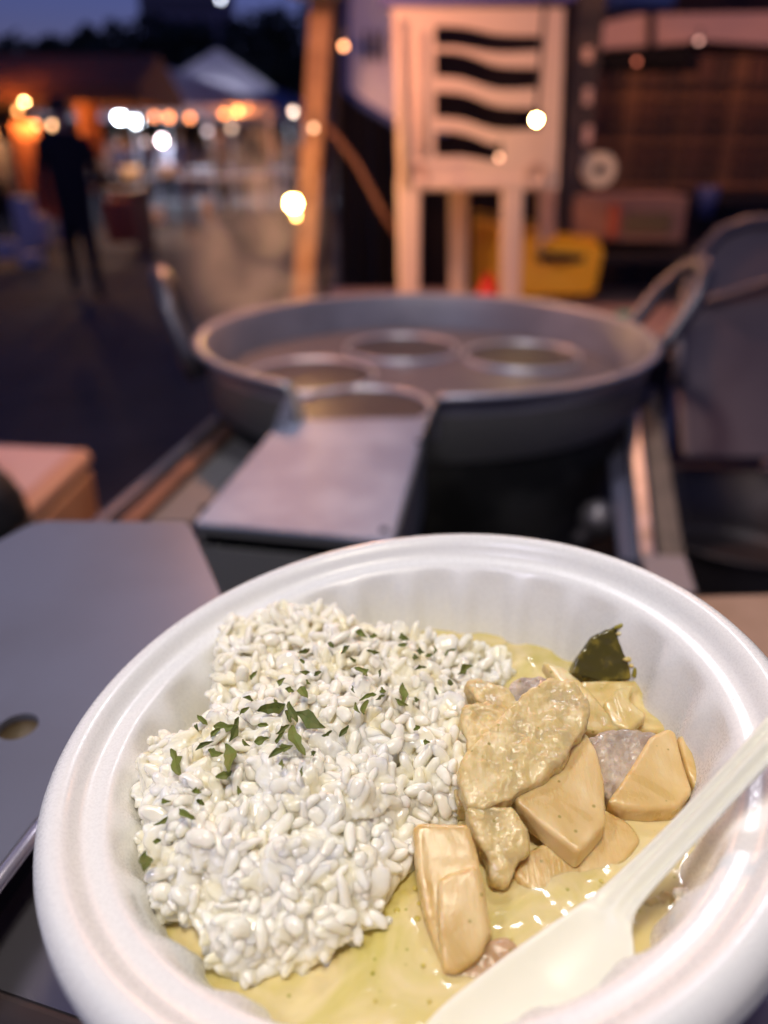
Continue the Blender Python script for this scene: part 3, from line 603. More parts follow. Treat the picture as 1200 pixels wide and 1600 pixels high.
o = obj('board_stand', box((W(1180, 960, -.24).x+.06, W(1180, 960, -.24).y-.035, (CAMH-.262)/2), (.2, .1, CAMH-.262)), soot); tag(o, 'black stand under the brown wooden board', 'stand')

# ================================================================== FOAM BOWL
zax = BN; xax = Vector((1, 0, 0)); xax = (xax-zax*xax.dot(zax)).normalized(); yax = zax.cross(xax)
MB = Matrix((xax, yax, zax)).transposed()
NF = 24
def flute(r, z, a, inner=True):
    if z > -.0045 or z < -.0525: return r, z
    k = min(1, (-.0045-z)/.004)*min(1, (z+.0525)/.026)
    c_ = math.cos(NF*a); return r - .0015*k*(c_ if c_ > 0 else c_*.35), z
inner_p = [(.0802, -.0040), (.0801, -.0026), (.0796, -.0012), (.0786, .0000), (.0774, .0010), (.0761, .0014), (.0747, .0012), (.0735, .0004), (.0725, -.0009), (.0717, -.0022), (.0708, -.0030), (.0697, -.0033), (.0684, -.0034), (.0672, -.0035), (.0662, -.0042), (.0654, -.0054), (.0647, -.0072),
           (.0636, -.0095), (.0624, -.0125), (.0609, -.0165), (.0590, -.021), (.0572, -.027), (.0550, -.034), (.0523, -.041), (.0495, -.047), (.047, -.051), (.044, -.0538), (.040, -.0548), (.0005, -.055)]
outer_p = [(.0005, -.0583), (.044, -.0583), (.0465, -.0575), (.0488, -.055), (.0515, -.05), (.0550, -.042), (.0585, -.033), (.0615, -.024), (.0638, -.016), (.0655, -.009), (.0668, -.0062), (.0700, -.0048), (.0745, -.0042), (.0778, -.0050), (.0797, -.0056), (.0804, -.0052), (.0804, -.0045)]
foam = mat('white_foam', (.76, .755, .72), .3, sss=0, sssr=(1, 1, 1), sscale=.002, spec=.6)
n = foam.node_tree; L = n.links.new; bs = n.nodes['Principled BSDF']
tc = n.nodes.new('ShaderNodeTexCoord'); vo = n.nodes.new('ShaderNodeTexVoronoi'); vo.inputs['Scale'].default_value = 2600
no = n.nodes.new('ShaderNodeTexNoise'); no.inputs['Scale'].default_value = 160; no.inputs['Detail'].default_value = 3
b1 = n.nodes.new('ShaderNodeBump'); b1.inputs['Strength'].default_value = .10; b1.inputs['Distance'].default_value = .0002
b2 = n.nodes.new('ShaderNodeBump'); b2.inputs['Strength'].default_value = .0; b2.inputs['Distance'].default_value = .0005
sep = n.nodes.new('ShaderNodeSeparateColor'); mr = n.nodes.new('ShaderNodeMapRange'); mr.inputs['To Min'].default_value = .2; mr.inputs['To Max'].default_value = .4
L(tc.outputs['Object'], vo.inputs['Vector']); L(tc.outputs['Object'], no.inputs['Vector']); L(vo.outputs['Color'], sep.inputs[0])
L(sep.outputs[0], b1.inputs['Height']); L(no.outputs['Fac'], b2.inputs['Height']); L(b1.outputs[0], b2.inputs['Normal']); L(b2.outputs[0], bs.inputs['Normal'])
L(sep.outputs[1], mr.inputs['Value']); L(mr.outputs[0], bs.inputs['Roughness'])
o = obj('foam_bowl', lathe(outer_p+inner_p, BC, 384, lambda r, z, a: flute(r, z, a), MB), foam, None, True); tag(o, 'white foam bowl with a fluted inner wall full of rice and curry', 'bowl')

# ------------------------------------------------------------------ curry
def LZ(x): return CAMH-.1315+.08*x
def inner_r(z):
    for (r0, z0), (r1, z1) in zip(inner_p[10:], inner_p[11:]):
        if z1 <= z <= z0: return r0+(r1-r0)*(z0-z)/(z0-z1)
    return .06 if z > -.01 else .04
def LW(px, py, up=0):  # pixel on the curry surface
    d = ray(px, py); k = (-.1315+up)/(d.z-.08*d.x); return Vector((0, 0, CAMH))+d*k
rim = []; NR = 240
for k in range(NR):
    a = 2*math.pi*k/NR; r = .03
    while True:
        p = Vector((BC.x+r*math.cos(a), BC.y+r*math.sin(a), 0)); p.z = LZ(p.x)
        l_ = MB.inverted() @ (p-BC); rr = math.hypot(l_.x, l_.y)
        if rr > inner_r(l_.z)+.0010 or r > .075: break
        r += .0003
    rim.append(r)
V = []; Fc = []; rings = 90
for j in range(rings+1):
    for k in range(NR):
        a = 2*math.pi*k/NR; r = rim[k]*(j/rings) if j else .0002
        x = BC.x+r*math.cos(a); y = BC.y+r*math.sin(a)
        z = LZ(x)+.0009*noise.noise(Vector((x*110, y*110, 3)))+.0003*noise.noise(Vector((x*300, y*300, 1)))
        e_ = rim[k]-r
        if e_ < .002: z += .0005*(1-e_/.002)
        V.append((x, y, z))
for j in range(rings):
    for k in range(NR): l = (k+1) % NR; Fc.append((j*NR+k, j*NR+l, (j+1)*NR+l, (j+1)*NR+k))
curry = mat('green_curry', (.50, .42, .17), .09, sss=.35, sssr=(1, .8, .3), sscale=.003, bump=(260, .14, .001), spec=.45)
n = curry.node_tree; L = n.links.new; bs = n.nodes['Principled BSDF']; tc = n.nodes.new('ShaderNodeTexCoord')
t1 = n.nodes.new('ShaderNodeTexNoise'); t1.inputs['Scale'].default_value = 55; t1.inputs['Detail'].default_value = 5; t1.inputs['Distortion'].default_value = 1.2
r1 = n.nodes.new('ShaderNodeValToRGB'); r1.color_ramp.elements[0].position = .36; r1.color_ramp.elements[0].color = (.60, .51, .16, 1); r1.color_ramp.elements[1].position = .62; r1.color_ramp.elements[1].color = (.74, .61, .31, 1)
t2 = n.nodes.new('ShaderNodeTexVoronoi'); t2.inputs['Scale'].default_value = 420
r2 = n.nodes.new('ShaderNodeValToRGB'); r2.color_ramp.elements[0].position = .10; r2.color_ramp.elements[0].color = (1, 1, 1, 1); r2.color_ramp.elements[1].position = .2; r2.color_ramp.elements[1].color = (0, 0, 0, 1)
t3 = n.nodes.new('ShaderNodeTexNoise'); t3.inputs['Scale'].default_value = 90; r3 = n.nodes.new('ShaderNodeValToRGB'); r3.color_ramp.elements[0].position = .52; r3.color_ramp.elements[1].position = .6
mu = n.nodes.new('ShaderNodeMath'); mu.operation = 'MULTIPLY'; mx = n.nodes.new('ShaderNodeMixRGB'); mx.inputs[2].default_value = (.34, .31, .04, 1)
for t_ in (t1, t2, t3): L(tc.outputs['Object'], t_.inputs['Vector'])
L(t1.outputs['Fac'], r1.inputs[0]); L(t2.outputs['Distance'], r2.inputs[0]); L(t3.outputs['Fac'], r3.inputs[0]); L(r2.outputs[0], mu.inputs[0]); L(r3.outputs[0], mu.inputs[1])
L(mu.outputs[0], mx.inputs[0]); L(r1.outputs[0], mx.inputs[1]); L(mx.outputs[0], bs.inputs['Base Color'])
o = obj('green_curry', (V, Fc), curry, None, True); tag(o, 'thin yellow-green curry sauce pooled around the rice in the bowl', 'curry', kind='stuff')

# ------------------------------------------------------------------ rice
ctl = [(350, 968, -.118), (440, 952, -.1155), (520, 965, -.116), (640, 1000, -.120), (780, 1025, -.1255), (345, 1080, -.1165), (450, 1080, -.113), (560, 1080, -.114), (680, 1080, -.1185), (745, 1110, -.1225),
       (232, 1165, -.1225), (330, 1180, -.1155), (450, 1200, -.1135), (570, 1200, -.1155), (680, 1220, -.120), (226, 1300, -.124), (330, 1300, -.1178), (450, 1320, -.1172), (560, 1330, -.1212), (640, 1330, -.128), (700, 1270, -.128),
       (240, 1430, -.130), (330, 1420, -.1250), (430, 1440, -.1255), (520, 1430, -.1275), (590, 1430, -.1295), (330, 1535, -.1325), (410, 1540, -.1305), (500, 1530, -.132)]
def rice_dz(px, py):
    s = w_ = 0
    for x, y, z in ctl:
        d = ((px-x)**2+(py-y)**2+900)**1.35; s += z/d; w_ += 1/d
    z = s/w_
    q = W(px, py, z)
    z += .0026*noise.noise(q*85) + .0018*noise.noise(q*210+Vector((3, 1, 2)))
    return z
outl = [(358, 962), (385, 968), (430, 940), (500, 945), (560, 975), (640, 985), (720, 1000), (785, 1020), (790, 1045), (745, 1060), (735, 1110), (725, 1170), (710, 1210), (705, 1265), (655, 1290), (640, 1340), (590, 1385), (590, 1425), (550, 1440),
        (515, 1455), (480, 1500), (440, 1508), (395, 1512), (352, 1500), (335, 1455), (305, 1410), (258, 1408), (250, 1395), (243, 1290), (247, 1230), (230, 1190), (250, 1150), (320, 1140), (340, 1090), (350, 1010)]
def inside(x, y, P=outl):
    c_ = False; j = len(P)-1
    for i in range(len(P)):
        (xi, yi), (xj, yj) = P[i], P[j]
        if (yi > y) != (yj > y) and x < (xj-xi)*(y-yi)/(yj-yi)+xi: c_ = not c_
        j = i
    return c_
ricem = mat('cooked_rice', (.87, .84, .72), .11, sss=1, sssr=(.9, 1, 1), sscale=.0010, spec=.5, bump=(450, .35, .0005), ior=1.45, var=(110, (.86, .81, .62)))
ricem2 = mat('cooked_rice_bed', (.87, .84, .72), .12, sss=1, sssr=(1, .95, .8), sscale=.0026, spec=.5, bump=(450, .35, .0005), ior=1.45, var=(110, (.84, .78, .56)))
def grain_geo(L_, w_, bend, seg=10, rings=9):
    V = []; Fc = []
    for i in range(rings+1):
        u = -1+2*i/rings; r = max(.04, (1-abs(u)**2.6)**.5)*w_/2*(1-.12*u)
        for k in range(seg):
            a = 2*math.pi*k/seg; V.append(Vector((u*L_/2, r*math.cos(a)*1.08, r*math.sin(a)*.9+bend*(1-u*u))))
    for i in range(rings):
        for k in range(seg): l = (k+1) % seg; Fc.append((i*seg+k, i*seg+l, (i+1)*seg+l, (i+1)*seg+k))
    Fc.append(tuple(range(seg))[::-1]); Fc.append(tuple(rings*seg+k for k in range(seg))); return V, Fc
variants = []
for i in range(8):
    v, f = grain_geo(random.uniform(.0054, .0074), random.uniform(.0019, .0024), random.uniform(-.0006, .0006))
    v = [p+Vector((0, noise.noise(p*400+Vector((i, 0, 0)))*.0003, noise.noise(p*350+Vector((0, i, 0)))*.0003)) for p in v]
    me = bpy.data.meshes.new('rice_grain'); me.from_pydata(v, [], f); me.materials.append(ricem); me.polygons.foreach_set('use_smooth', [True]*len(me.polygons)); variants.append((me, v, f))
rb = W(450, 1250, -.14)
rice = thing('rice_mound', 'heap of sticky white rice filling the left half of the bowl', 'rice', rb)
def surf(px, py): return W(px, py, rice_dz(px, py))
def normal(px, py):
    a_ = surf(px+10, py)-surf(px-10, py); b_ = surf(px, py-10)-surf(px, py+10); n_ = a_.cross(b_)
    return n_.normalized() if n_.length > 0 else Vector((0, 0, 1))
def poisson(dist, tries):
    out = []; grid = {}
    for _ in range(tries):
        x = random.uniform(205, 800); y = random.uniform(935, 1565)
        if not inside(x, y): continue
        gx, gy = int(x//dist), int(y//dist)
        if any((x-a)**2+(y-b)**2 < dist*dist for i in (-1, 0, 1) for j in (-1, 0, 1) for a, b in grid.get((gx+i, gy+j), ())): continue
        grid.setdefault((gx, gy), []).append((x, y)); out.append((x, y))
    return out
def grain_matrix(p, nrm, tilt=.5):
    nrm = (nrm*.6+(Vector((0, 0, CAMH))-p).normalized()*.6).normalized()
    a = random.uniform(0, 2*math.pi); t_ = nrm.orthogonal().normalized(); t_ = Matrix.Rotation(a, 3, nrm) @ t_
    t_ = (t_+nrm*random.gauss(0, tilt)).normalized(); s_ = nrm.cross(t_).normalized(); u_ = t_.cross(s_)
    M = Matrix((t_, s_, u_)).transposed().to_4x4(); M.translation = p; return M
tops = poisson(17.5, 90000); random.shuffle(tops)
n_ind = 0; bedV = []; bedF = []
def add_bed(M, sc=1.0):
    me, v, f = random.choice(variants); k = len(bedV)
    bedV.extend(M @ (p*sc) for p in v); bedF.extend(tuple(i+k for i in q) for q in f)
for (x, y) in tops:
    nr = normal(x, y); p = surf(x, y)+nr*random.uniform(-.0009, .0005)
    M = grain_matrix(p, nr, .3)
    if n_ind < 300:
        me = random.choice(variants)[0]; o = bpy.data.objects.new('rice_grain', me); COL.objects.link(o); o.parent = rice
        s_ = random.uniform(.85, 1.12); o.matrix_local = Matrix.Translation(-rb) @ M @ Matrix.Diagonal((s_*random.uniform(.6, 1.1), s_*random.uniform(.8, 1.3), s_, 1)); n_ind += 1
    else: add_bed(M)
for dist, dep, tl in ((16, .0010, .35), (16, .0021, .5), (17, .0036, .6), (22, .007, .6), (24, .010, .6), (28, .014, .6)):
    for (x, y) in poisson(dist, 26000):
        nr = normal(x, y); add_bed(grain_matrix(surf(x, y)-nr*.0004-Vector((0, 0, dep)), nr, tl), 1.05)
for (x, y) in poisson(75, 3000):
    M = grain_matrix(surf(x, y)-Vector((0, 0, .0001)), normal(x, y), .2); add_bed(M @ Matrix.Diagonal((1.0, 2.2, .8, 1)))
# back skirt
cx = sum(p[0] for p in outl)/len(outl); cyy = sum(p[1] for p in outl)/len(outl)
cW = W(470, 1220, -.12)
for i in range(len(outl)):
    (xa, ya), (xb, yb) = outl[i], outl[(i+1) % len(outl)]
    for u in (0, .25, .5, .75):
        x, y = xa+(xb-xa)*u, ya+(yb-ya)*u; p = surf(x, y); d = Vector((p.x-cW.x, p.y-cW.y, 0)).normalized()
        if y > 1290: continue
        for k in range(1, 6): add_bed(grain_matrix(p+d*.0006*k-Vector((0, 0, .0024*k)), Vector((0, 0, 1)), .7), 1.1)
o = obj('rice_bed', (bedV, bedF), ricem2, rice, True); o['kind'] = 'stuff'
rm = o.modifiers.new('r', 'REMESH'); rm.mode = 'VOXEL'; rm.voxel_size = .00027; rm.use_smooth_shade = True
sm = o.modifiers.new('s', 'SMOOTH'); sm.iterations = 1; sm.factor = .5

# ------------------------------------------------------------------ curry pieces
def clouds(name, sc, depth=2):
    t = bpy.data.textures.get(name) or bpy.data.textures.new(name, 'CLOUDS'); t.noise_scale = sc; t.noise_depth = depth; return t
def slab(name, label, ct, outline, dz0, dz1, thick, m, organic=0, group=None, voxel=.00045, tiltx=0, rnd=.5):
    ys = [p[1] for p in outline]; xs = [p[0] for p in outline]; y0, y1 = min(ys), max(ys); x0, x1 = min(xs), max(xs)
    pts = [W(x, y, dz0+(dz1-dz0)*(y-y0)/(y1-y0)+tiltx*((x-x0)/(x1-x0)-.5)) for x, y in outline]
    c_ = sum(pts, Vector())/len(pts); nr = Vector()
    for i in range(len(pts)): nr += (pts[i]-c_).cross(pts[(i+1) % len(pts)]-c_)
    nr.normalize(); view = (c_-Vector((0, 0, CAMH))).normalized()
    if nr.dot(view) < 0: nr = -nr
    vec = (nr*.8+Vector((0, 0, -.35))).normalized()*thick
    o = obj(name, prism(pts, vec), m, None, True)
    if not organic: bevel(o, .0008, 2)
    r_ = o.modifiers.new('r', 'REMESH'); r_.mode = 'VOXEL'; r_.voxel_size = voxel; r_.use_smooth_shade = True
    if organic:
        s_ = o.modifiers.new('s', 'SMOOTH'); s_.iterations = int(10*organic)+4; s_.factor = .6
        d = o.modifiers.new('d', 'DISPLACE'); d.texture = clouds('lumps', .008, 1); d.strength = .0040*organic; d.texture_coords = 'GLOBAL'; d.mid_level = .45
        d = o.modifiers.new('d', 'DISPLACE'); d.texture = clouds('fine', .0018, 3); d.strength = .0018*organic; d.texture_coords = 'GLOBAL'
        s_ = o.modifiers.new('s', 'SMOOTH'); s_.iterations = 1
    else:
        s_ = o.modifiers.new('s', 'SMOOTH'); s_.iterations = 3; s_.factor = .5
        d = o.modifiers.new('d', 'DISPLACE'); d.texture = clouds('slow', .009); d.strength = .0004; d.texture_coords = 'GLOBAL'
    return tag(o, label, ct, group)
def foodmat(name, c1, c2, c3, rough, sc=1.0, bumps=(600, .3, .0003), sss=.7):
    m = mat(name, c1, rough, sss=sss, sssr=(1, .6, .25), sscale=.002, spec=.5, bump=bumps); n = m.node_tree; L = n.links.new; bs = n.nodes['Principled BSDF']
    tc = n.nodes.new('ShaderNodeTexCoord'); t = n.nodes.new('ShaderNodeTexNoise'); t.inputs['Scale'].default_value = 130*sc; t.inputs['Detail'].default_value = 5; t.inputs['Distortion'].default_value = .6
    r = n.nodes.new('ShaderNodeValToRGB'); e = r.color_ramp.elements; e[0].position = .34; e[0].color = (*c2, 1); e[1].position = .66; e[1].color = (*c3, 1); k = e.new(.5); k.color = (*c1, 1)
    v = n.nodes.new('ShaderNodeTexVoronoi'); v.inputs['Scale'].default_value = 260; v.inputs['Randomness'].default_value = 1
    r2 = n.nodes.new('ShaderNodeValToRGB'); r2.color_ramp.elements[0].position = .07; r2.color_ramp.elements[0].color = (.8, .8, .8, 1); r2.color_ramp.elements[1].position = .11; r2.color_ramp.elements[1].color = (0, 0, 0, 1)
    mx = n.nodes.new('ShaderNodeMixRGB'); mx.inputs[2].default_value = (.30, .24, .04, 1)
    L(tc.outputs['Object'], t.inputs['Vector']); L(tc.outputs['Object'], v.inputs['Vector']); L(t.outputs['Fac'], r.inputs[0]); L(v.outputs['Distance'], r2.inputs[0])
    L(r2.outputs[0], mx.inputs[0]); L(r.outputs[0], mx.inputs[1]); L(mx.outputs[0], bs.inputs['Base Color'])
    mp = n.nodes.new('ShaderNodeMapping'); mp.inputs['Scale'].default_value = (1, .16, .3); mp.inputs['Rotation'].default_value = (.3, .2, .7); fb = n.nodes.new('ShaderNodeTexNoise'); fb.inputs['Scale'].default_value = 1500; fb.inputs['Detail'].default_value = 3; fb.inputs['Distortion'].default_value = .3
    bb = n.nodes.new('ShaderNodeBump'); bb.inputs['Strength'].default_value = .35; bb.inputs['Distance'].default_value = .0003; old = bs.inputs['Normal'].links[0].from_node
    L(tc.outputs['Object'], mp.inputs[0]); L(mp.outputs[0], fb.inputs['Vector']); L(fb.outputs['Fac'], bb.inputs['Height']); L(bb.outputs[0], old.inputs['Normal'])
    rr = n.nodes.new('ShaderNodeMapRange'); rr.inputs['From Min'].default_value = .35; rr.inputs['From Max'].default_value = .65; rr.inputs['To Min'].default_value = rough*.6; rr.inputs['To Max'].default_value = rough*1.5; L(t.outputs['Fac'], rr.inputs['Value']); L(rr.outputs[0], bs.inputs['Roughness']); return m
bam = foodmat('bamboo_shoot', (.68, .49, .215), (.60, .41, .15), (.76, .60, .32), .36, .55, (900, .2, .0002))
bam2 = foodmat('bamboo_shoot_pale', (.70, .54, .23), (.60, .45, .15), (.76, .62, .32), .24, .8)
chk = foodmat('chicken', (.64, .49, .21), (.54, .42, .21), (.78, .63, .34), .3, 1.3, (900, .5, .0005))
chg = foodmat('chicken_grey', (.46, .37, .28), (.34, .27, .21), (.58, .48, .36), .34, 1.5, (900, .6, .0006))
bam.node_tree.nodes['Principled BSDF'].inputs['Coat Weight'].default_value = .1
for m_ in (chk, chg, bam2): m_.node_tree.nodes['Principled BSDF'].inputs['Coat Weight'].default_value = .15
GBm = 'bamboo shoot pieces in the curry'; GC = 'chicken pieces in the curry'
slab('bamboo_shoot_piece', 'squared bamboo shoot piece at the back behind the thin slivers', 'bamboo shoot', [(905, 1062), (1048, 1061), (1053, 1085), (1052, 1140), (950, 1142), (915, 1105)], -.1215, -.1245, .009, bam2, 0, GBm)
slab('bamboo_shoot_piece', 'long thin bamboo sliver leaning from behind the big chicken piece', 'bamboo shoot', [(845, 1030), (880, 1040), (908, 1062), (945, 1105), (972, 1137), (940, 1143), (912, 1140), (895, 1095)], -.1185, -.1215, .004, bam2, 0, GBm)
slab('bamboo_shoot_piece', 'small triangular bamboo chip lying on the squared back piece', 'bamboo shoot', [(942, 1098), (962, 1074), (992, 1066), (984, 1092), (1012, 1116), (985, 1140), (955, 1130)], -.1195, -.121, .003, bam2, 0, GBm)
slab('bamboo_shoot_piece', 'rounded bamboo piece partly hidden by the spoon handle at right', 'bamboo shoot', [(1058, 1150), (1078, 1144), (1110, 1146), (1142, 1156), (1150, 1172), (1130, 1200), (1100, 1235), (1088, 1238), (1072, 1205)], -.1185, -.1235, .008, bam, 0, GBm)
slab('chicken_piece', 'grey chicken strip wedged between two bamboo wedges', 'chicken', [(918, 1152), (950, 1138), (1020, 1138), (1035, 1150), (1005, 1190), (985, 1225), (955, 1255), (938, 1225), (932, 1190)], -.120, -.125, .008, chg, .55, GC)
slab('bamboo_shoot_piece', 'big wedge of bamboo with a sharp left point, left of the spoon handle', 'bamboo shoot', [(948, 1252), (985, 1200), (1015, 1150), (1044, 1136), (1056, 1142), (1066, 1185), (1083, 1235), (1060, 1262), (1010, 1264), (975, 1262)], -.117, -.1225, .009, bam, 0, GBm)
slab('bamboo_shoot_piece', 'low rounded bamboo piece half sunk in sauce beside the spoon neck', 'bamboo shoot', [(880, 1325), (905, 1280), (945, 1262), (985, 1285), (1003, 1312), (980, 1345), (945, 1380), (915, 1420), (880, 1430), (845, 1410), (800, 1368), (820, 1330), (850, 1315)], -.124, -.1312, .010, bam, 0, GBm)
slab('bamboo_shoot_piece', 'large smooth bamboo slab under the big chicken piece', 'bamboo shoot', [(800, 1245), (850, 1195), (890, 1150), (915, 1140), (932, 1170), (945, 1215), (948, 1285), (905, 1333), (872, 1308), (838, 1280)], -.1175, -.1225, .006, bam, 0, GBm)
slab('bamboo_shoot_piece', 'upright bamboo stick standing in sauce at the right edge of the rice', 'bamboo shoot', [(645, 1292), (656, 1284), (732, 1286), (748, 1335), (760, 1400), (771, 1462), (740, 1505), (690, 1508), (665, 1430), (652, 1360)], -.1195, -.1300, .008, bam, 0, GBm)
slab('bamboo_shoot_piece', 'shorter bamboo slice leaning on the front of the upright stick', 'bamboo shoot', [(683, 1372), (702, 1362), (746, 1348), (757, 1395), (767, 1455), (754, 1495), (717, 1521), (693, 1517), (685, 1450)], -.1205, -.1290, .005, bam, 0, GBm)
slab('chicken_piece', 'pinkish chicken strip sunk in sauce below the upright bamboo stick', 'chicken', [(655, 1560), (700, 1515), (760, 1480), (792, 1462), (810, 1482), (800, 1512), (760, 1545), (700, 1580), (660, 1600)], -.1290, -.1320, .007, foodmat('chicken_pink', (.52, .34, .2), (.46, .3, .16), (.58, .42, .26), .25, 1), .45, GC)
slab('chicken_piece', 'ragged chicken strip hanging down between bamboo stick and bamboo slab', 'chicken', [(728, 1262), (760, 1256), (800, 1258), (820, 1295), (827, 1328), (808, 1345), (790, 1385), (768, 1380), (762, 1335), (744, 1305)], -.1195, -.1275, .006, chk, .6, GC)
slab('chicken_piece', 'small yellowish chicken flap at the foot of the rice', 'chicken', [(702, 1218), (722, 1188), (745, 1225), (742, 1262), (714, 1258)], -.121, -.124, .006, chk, .6, GC)
slab('chicken_piece', 'pale flat chicken strip nearest the rice, above the largest piece', 'chicken', [(726, 1064), (748, 1058), (790, 1072), (822, 1092), (815, 1112), (780, 1112), (745, 1092)], -.1165, -.1185, .006, chk, .4, GC)
slab('chicken_piece', 'dark wrinkled chicken bit at the back of the largest piece', 'chicken', [(795, 1072), (815, 1056), (842, 1050), (858, 1064), (845, 1092), (805, 1102)], -.116, -.118, .007, chg, .7, GC)
slab('chicken_piece', 'knobbly chicken lump between rice and the largest piece', 'chicken', [(724, 1108), (742, 1094), (772, 1098), (800, 1100), (805, 1130), (775, 1160), (748, 1200), (728, 1180)], -.1165, -.1215, .010, chk, .9, GC)
slab('chicken_piece', 'largest chicken piece, a broad glistening oval on top of the curry', 'chicken', [(720, 1188), (745, 1152), (785, 1112), (822, 1078), (862, 1058), (900, 1066), (921, 1092), (917, 1130), (885, 1178), (845, 1215), (800, 1247), (755, 1264), (730, 1256), (720, 1225)], -.1105, -.1195, .005, chk, .55, GC)
slab('chicken_piece', 'small chicken crumb in the sauce right of the spoon neck', 'chicken', [(994, 1432), (1008, 1402), (1040, 1388), (1064, 1410), (1047, 1437), (1012, 1452)], -.1265, -.129, .006, chk, .6, GC)
pep = mat('pepper_skin', (.075, .062, .012), .14, sss=.2, sscale=.001, var=(260, (.26, .2, .03), .5, .72), bump=(300, .2, .0004))
pp = thing('green_pepper_piece', 'dark olive green pepper wedge leaning on the back wall of the bowl', 'pepper', W(945, 1058, -.122))
ol = [(893, 1052), (905, 1022), (925, 996), (950, 984), (985, 972), (1003, 967), (1007, 985), (1001, 1022), (987, 1060), (940, 1066)]
pts = [W(x, y, -.110-.0125*(y-967)/99) for x, y in ol]; o = obj('skin', prism(pts, (.0, .004, -.005)), pep, pp, True); o.modifiers.new('r', 'REMESH').mode = 'VOXEL'; o.modifiers['r'].voxel_size = .0004; o.modifiers['r'].use_smooth_shade = True
s_ = o.modifiers.new('s', 'SMOOTH'); s_.iterations = 8; d = o.modifiers.new('d', 'DISPLACE'); d.texture = clouds('slow', .007); d.strength = .002; d.texture_coords = 'GLOBAL'
rim_p = [W(x, y, -.1093-.0125*(y-967)/99) for x, y in [(960, 981), (985, 973), (1004, 969), (1007, 988), (1002, 1022), (990, 1058)]]
obj('cut_edge', tube(rim_p, [.0004, .0008, .001, .001, .001, .0006], 8), mat('pepper_flesh', (.34, .30, .04), .3, sss=.3, sscale=.001), pp, True)
for x, y in ((975, 990), (992, 992), (986, 1030), (995, 1040)): obj('fibre', ball(W(x-5, y, -.1096-.0125*(y-967)/99), .0009, 1.5, .8, .7, 8, 6), bam2, pp, True)
# a few loose grains by the right wall
o = []
for i, (x, y) in enumerate([(1075, 1395), (1090, 1385), (1100, 1400), (1080, 1415), (1092, 1420), (1070, 1430), (1105, 1385), (1085, 1402)]):
    v, f = variants[i][1:]; M = grain_matrix(W(x, y, -.1255), Vector((0, 0, 1)), .5); o.append(([M @ p for p in v], f))
tag(obj('rice_clump', cat(*o), ricem, None, True), 'small clump of rice caught by the right wall of the bowl', 'rice')

# oil droplets / bubbles: tiny lenses on the sauce, uncountable
o = []
for _ in range(70):
    x = random.uniform(240, 1090); y = random.uniform(1290, 1600)
    p = LW(x, y, .0004); l_ = MB.inverted() @ (p-BC)
    if math.hypot(l_.x, l_.y) > .053: continue
    r_ = random.uniform(.0002, .0007); o.append(ball(p, r_, 1, 1, .35, 8, 6))
tag(obj('oil_droplets', cat(*o), mat('oil', (.58, .48, .12), .05, sss=.3, sscale=.001), None, True), 'tiny oil droplets floating on the sauce', 'oil', kind='stuff')

# ------------------------------------------------------------------ parsley
fl = [(475, 1017, 20, -20), (474, 1035, 11, 40), (477, 1050, 14, 0), (495, 1053, 11, -30), (395, 1057, 18, -60), (438, 1067, 17, -50), (453, 1078, 12, 10), (475, 1082, 34, 75), (482, 1066, 13, 30), (390, 1092, 18, 10), (380, 1112, 18, -45),
      (424, 1106, 38, -22), (433, 1100, 16, 70), (317, 1126, 22, 55), (308, 1136, 14, 75), (352, 1135, 32, -10), (366, 1140, 34, -62), (335, 1146, 18, -50), (320, 1164, 24, -30), (412, 1133, 16, 10), (451, 1120, 28, 88), (457, 1112, 34, 75), (485, 1125, 44, 18),
      (465, 1155, 46, 72), (441, 1140, 22, -25), (436, 1154, 18, -65), (410, 1156, 22, -5), (384, 1161, 14, 40), (336, 1175, 26, 5), (357, 1186, 56, 72), (435, 1176, 30, -25), (446, 1166, 20, -5), (440, 1196, 22, -75), (275, 1192, 44, 58), (471, 1207, 16, -70), (350, 1210, 20, -25),
      (565, 991, 18, 20), (584, 994, 10, 0), (518, 1008, 15, 70), (539, 1015, 16, -35), (583, 1018, 19, 0), (632, 995, 27, 45), (629, 1007, 13, -20), (657, 1018, 12, 0), (679, 1017, 24, 75), (671, 1024, 10, 0), (702, 1019, 17, -25), (648, 1029, 18, 80), (656, 1044, 17, -8),
      (725, 1047, 29, -22), (552, 1032, 16, 55), (567, 1050, 30, 30), (593, 1053, 16, -65), (552, 1077, 13, 60), (575, 1089, 23, -15), (593, 1090, 16, -18), (570, 1107, 30, -75), (558, 1106, 20, 60), (598, 1080, 10, 80), (629, 1085, 34, -80), (627, 1097, 20, 25), (651, 1095, 12, 60),
      (682, 1080, 15, 80), (703, 1068, 10, 85), (511, 1146, 15, -20), (537, 1143, 19, -60), (651, 1138, 10, -20), (666, 1159, 8, 10), (488, 1178, 10, -30), (259, 1251, 14, 10), (292, 1272, 34, 45), (252, 1283, 20, -35), (373, 1238, 18, 75), (308, 1237, 12, 0), (245, 1314, 9, 0), (226, 1346, 28, -75), (314, 1254, 12, 20)]
pm_ = [mat('parsley_a', (.15, .19, .03), .6, var=(900, (.16, .17, .03))), mat('parsley_b', (.09, .12, .018), .6, var=(900, (.12, .13, .02)))]
